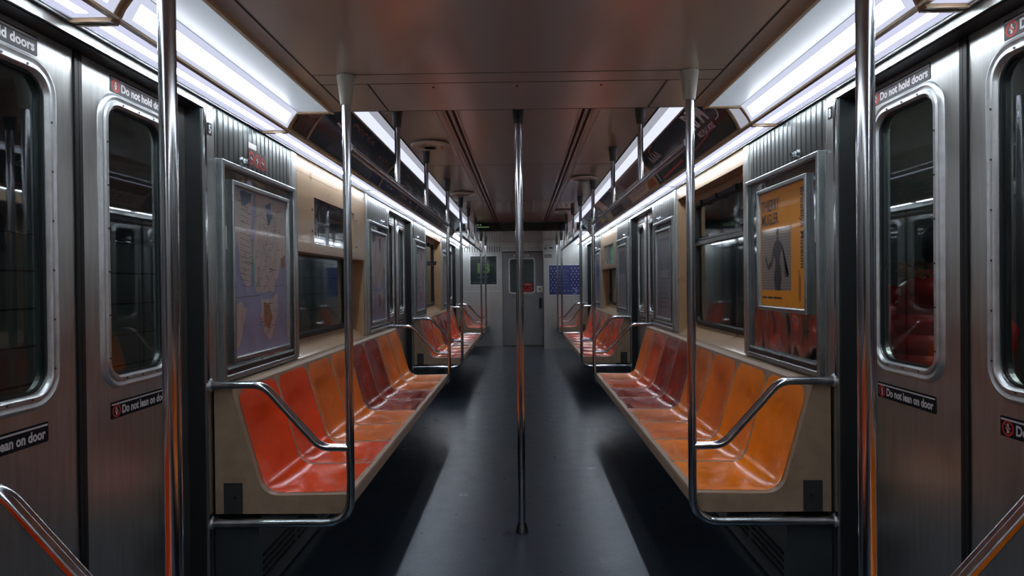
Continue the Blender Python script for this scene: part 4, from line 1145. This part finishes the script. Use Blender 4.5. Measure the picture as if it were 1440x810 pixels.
# person on the platform, seen through the right door window
PX, PYY = 2.24, 3.50
t = thing('person', 'person in a red puffer jacket with fur-trimmed hood, standing outside the right door', 'person', (PX, PYY, -0.02))
def skinned(name, pts, edges, rad, mat, parent, sub=2):
    me = bpy.data.meshes.new(name); me.from_pydata(pts, edges, []); me.materials.append(mat)
    o = bpy.data.objects.new(name, me); C.objects.link(o); o.parent = parent
    o.modifiers.new('s', 'SKIN').use_smooth_shade = True
    for i, r in enumerate(rad): me.skin_vertices[0].data[i].radius = (r, r) if not isinstance(r, tuple) else r
    me.skin_vertices[0].data[0].use_root = True
    md = o.modifiers.new('d', 'SUBSURF'); md.levels = sub; md.render_levels = sub
    return o
pts = [(0, 0, 0.88), (0, 0, 1.05), (0, 0, 1.22), (0, 0, 1.33), (0, 0.0, 1.41), (0, -0.01, 1.47), (0, -0.015, 1.56),
       (0.09, 0, 0.84), (0.10, 0.01, 0.46), (0.10, 0, 0.09), (0.10, -0.13, 0.04),
       (-0.09, 0, 0.84), (-0.10, 0.01, 0.46), (-0.10, 0, 0.09), (-0.10, -0.13, 0.04),
       (0.17, 0, 1.31), (0.23, 0.01, 1.06), (0.21, -0.10, 0.86), (0.205, -0.14, 0.79),
       (-0.17, 0, 1.31), (-0.23, 0.01, 1.06), (-0.21, -0.10, 0.86), (-0.205, -0.14, 0.79),
       (0, -0.115, 1.535), (0.083, 0.0, 1.535), (-0.083, 0.0, 1.535)]
ed = [(0, 1), (1, 2), (2, 3), (3, 4), (4, 5), (5, 6), (0, 7), (7, 8), (8, 9), (9, 10), (0, 11), (11, 12), (12, 13), (13, 14), (3, 15), (15, 16), (16, 17), (17, 18), (3, 19), (19, 20), (20, 21), (21, 22), (6, 23), (6, 24), (6, 25)]
rd = [(0.15, 0.11), (0.14, 0.10), (0.16, 0.11), (0.13, 0.09), (0.05, 0.05), (0.075, 0.085), (0.08, 0.095), (0.08, 0.08), (0.055, 0.055), (0.045, 0.045), (0.04, 0.035), (0.08, 0.08), (0.055, 0.055), (0.045, 0.045), (0.04, 0.035),
      0.05, 0.042, 0.033, 0.028, 0.05, 0.042, 0.033, 0.028, 0.012, 0.014, 0.014]
skin = plain('skin', srgb(190, 140, 115), 0.5)
body = skinned('body', pts, ed, rd, skin, t)
for sx_ in (1, -1):
    hp = [(sx_*0.205, -0.145, 0.785), (sx_*0.20, -0.165, 0.74)]; he = [(0, 1)]; hr = [0.024, 0.026]
    for i in range(4):
        b0 = len(hp); off = -0.024+i*0.016; L = (0.062, 0.07, 0.066, 0.052)[i]
        hp += [(sx_*0.20+0.0, -0.17+off, 0.715), (sx_*0.195, -0.178+off, 0.715-L*0.5), (sx_*0.185, -0.172+off, 0.715-L)]; he += [(1, b0), (b0, b0+1), (b0+1, b0+2)]; hr += [0.009, 0.0085, 0.007]
    b0 = len(hp); hp += [(sx_*0.18, -0.19, 0.745), (sx_*0.165, -0.20, 0.71)]; he += [(1, b0), (b0, b0+1)]; hr += [0.010, 0.008]
    skinned('hand', hp, he, hr, skin, t, 1)
red = plain('red_puffer_nylon', srgb(190, 24, 30), 0.35, coat=0.2, var=0.15)
bm = B()
def ringloft(bm, rings, seg=28):
    R_ = []
    for (cx_, cy_, cz_, rx, ry) in rings:
        R_.append([bm.verts.new((cx_+rx*math.cos(2*PI*k/seg), cy_+ry*math.sin(2*PI*k/seg), cz_)) for k in range(seg)])
    for a_, c_ in zip(R_[:-1], R_[1:]):
        for k in range(seg): bm.faces.new((a_[k], a_[(k+1) % seg], c_[(k+1) % seg], c_[k]))
    bm.faces.new(R_[0]); bm.faces.new(R_[-1])
rg = []
N = 48
for i in range(N+1):
    u = i/N; z = 0.74+u*0.66
    puff = 0.016*abs(math.sin(u*PI*6))
    rx = 0.215+0.02*math.sin(u*PI)+puff; ry = 0.16+puff
    if u > 0.82: k_ = (u-0.82)/0.18; rx *= (1-0.52*k_**1.6); ry *= (1-0.35*k_**1.6)
    rg.append((0, 0, z, rx, ry))
ringloft(bm, rg)
for sx_ in (1, -1):
    pp = [Vector((sx_*0.18, 0, 1.32)), Vector((sx_*0.27, 0.01, 1.07)), Vector((sx_*0.225, -0.13, 0.82))]
    path = fillet(pp, 0.08, 8); dense = []
    for a_, c_ in zip(path[:-1], path[1:]):
        nseg = max(1, int((c_-a_).length/0.012))
        for k in range(nseg): dense.append(a_.lerp(c_, k/nseg))
    dense.append(path[-1]); L = len(dense)
    tube(bm, dense, [0.075-0.02*i/L+0.012*abs(math.sin(i/L*PI*6)) for i in range(L)], 16)
obj('puffer_jacket', bm, red, t, smooth=True)
for ch in t.children:
    if ch.name.startswith('puffer'): ch.location = (0, 0, 0)
bm = B(); ringloft(bm, [(0, 0.10, 1.20, 0.03, 0.03), (0, 0.12, 1.24, 0.10, 0.08), (0, 0.125, 1.30, 0.145, 0.10), (0, 0.10, 1.36, 0.165, 0.11), (0, 0.06, 1.40, 0.15, 0.115), (0, 0.04, 1.42, 0.11, 0.09)])
hd = obj('hood', bm, red, t, smooth=True); hd.location = (0, 0, 0)
bm = B()
random.seed(3)
for i in range(900):
    a = random.uniform(0, 2*PI)
    base = Vector((0.165*math.cos(a), 0.045+0.125*math.sin(a), 1.415-0.035*math.sin(a)+random.uniform(-0.02, 0.02)))
    dr = Vector((math.cos(a)*0.8, math.sin(a)*0.8, random.uniform(-0.5, 0.9))).normalized()
    tip = base+dr*random.uniform(0.03, 0.07); sd = dr.cross(Vector((0, 0, 1))); sd = (sd.normalized() if sd.length > 0.01 else Vector((1, 0, 0)))*0.005
    up = dr.cross(sd).normalized()*0.005
    v = [bm.verts.new(base+sd), bm.verts.new(base-sd), bm.verts.new(base+up), bm.verts.new(tip)]
    for f in ((0, 1, 3), (1, 2, 3), (2, 0, 3), (0, 2, 1)): bm.faces.new([v[j] for j in f])
fr_ = obj('fur_trim', bm, plain('tan_fur', srgb(176, 132, 84), 0.9), t); fr_['kind'] = 'stuff'; fr_.location = (0, 0, 0)
bm = B(); ringloft(bm, [(0, 0.045, 1.46, 0.07, 0.06), (0, 0.04, 1.50, 0.092, 0.085), (0, 0.03, 1.56, 0.098, 0.105), (0, 0.015, 1.62, 0.092, 0.108), (0, 0.005, 1.66, 0.06, 0.075), (0, 0, 1.675, 0.02, 0.02)])
hr_ = obj('hair', bm, plain('dark_hair', srgb(30, 24, 20), 0.6), t, smooth=True); hr_.location = (0, 0, 0)
trs = plain('dark_trousers', srgb(34, 34, 42), 0.8)
bm = B()
for sx_ in (1, -1):
    tube(bm, [(sx_*0.085, 0, 0.86), (sx_*0.10, 0.005, 0.62), (sx_*0.10, 0.012, 0.46), (sx_*0.10, 0.005, 0.25), (sx_*0.10, 0, 0.10)], [0.098, 0.088, 0.070, 0.062, 0.058], 18)
o_ = obj('trousers', bm, trs, t, smooth=True); o_.location = (0, 0, 0)
for sx_ in (1, -1):
    bm = B(); ringloft(bm, [(sx_*0.10, -0.06, 0.0, 0.052, 0.125), (sx_*0.10, -0.06, 0.03, 0.055, 0.13), (sx_*0.10, -0.045, 0.07, 0.054, 0.105), (sx_*0.10, -0.005, 0.11, 0.064, 0.066), (sx_*0.10, 0, 0.20, 0.066, 0.066)], 20)
    o_ = obj('boot', bm, plain('boot_leather', srgb(40, 30, 24), 0.5), t, smooth=True); o_.location = (0, 0, 0)
t.rotation_euler = (0, 0, math.radians(150))
t.scale = (0.97, 0.97, 0.97)

cleanup()

# ------------------------------------------------------------------ world, camera, colour
w = bpy.data.worlds.new('World'); bpy.context.scene.world = w; w.use_nodes = True
w.node_tree.nodes['Background'].inputs[0].default_value = (0.02, 0.03, 0.035, 1); w.node_tree.nodes['Background'].inputs[1].default_value = 0.3

cam = bpy.data.cameras.new('Camera'); co = bpy.data.objects.new('Camera', cam); C.objects.link(co)
cam.sensor_width = 36; cam.lens = 916/1440*36; cam.clip_start = 0.02
yaw = math.atan(14.6/916); pitch = math.atan(6.7/916); roll = 0.0100
Rm = Matrix.Rotation(yaw, 4, 'Z') @ Matrix.Rotation(PI/2-pitch, 4, 'X') @ Matrix.Rotation(-roll, 4, 'Z')
co.matrix_world = Matrix.Translation((0.0137, 0, 1.31)) @ Rm
sc = bpy.context.scene; sc.camera = co
sc.view_settings.view_transform = 'Standard'; sc.view_settings.look = 'None'
sc.view_settings.gamma = 1.0; sc.view_settings.use_curve_mapping = False
sc.view_settings.exposure = 0.7
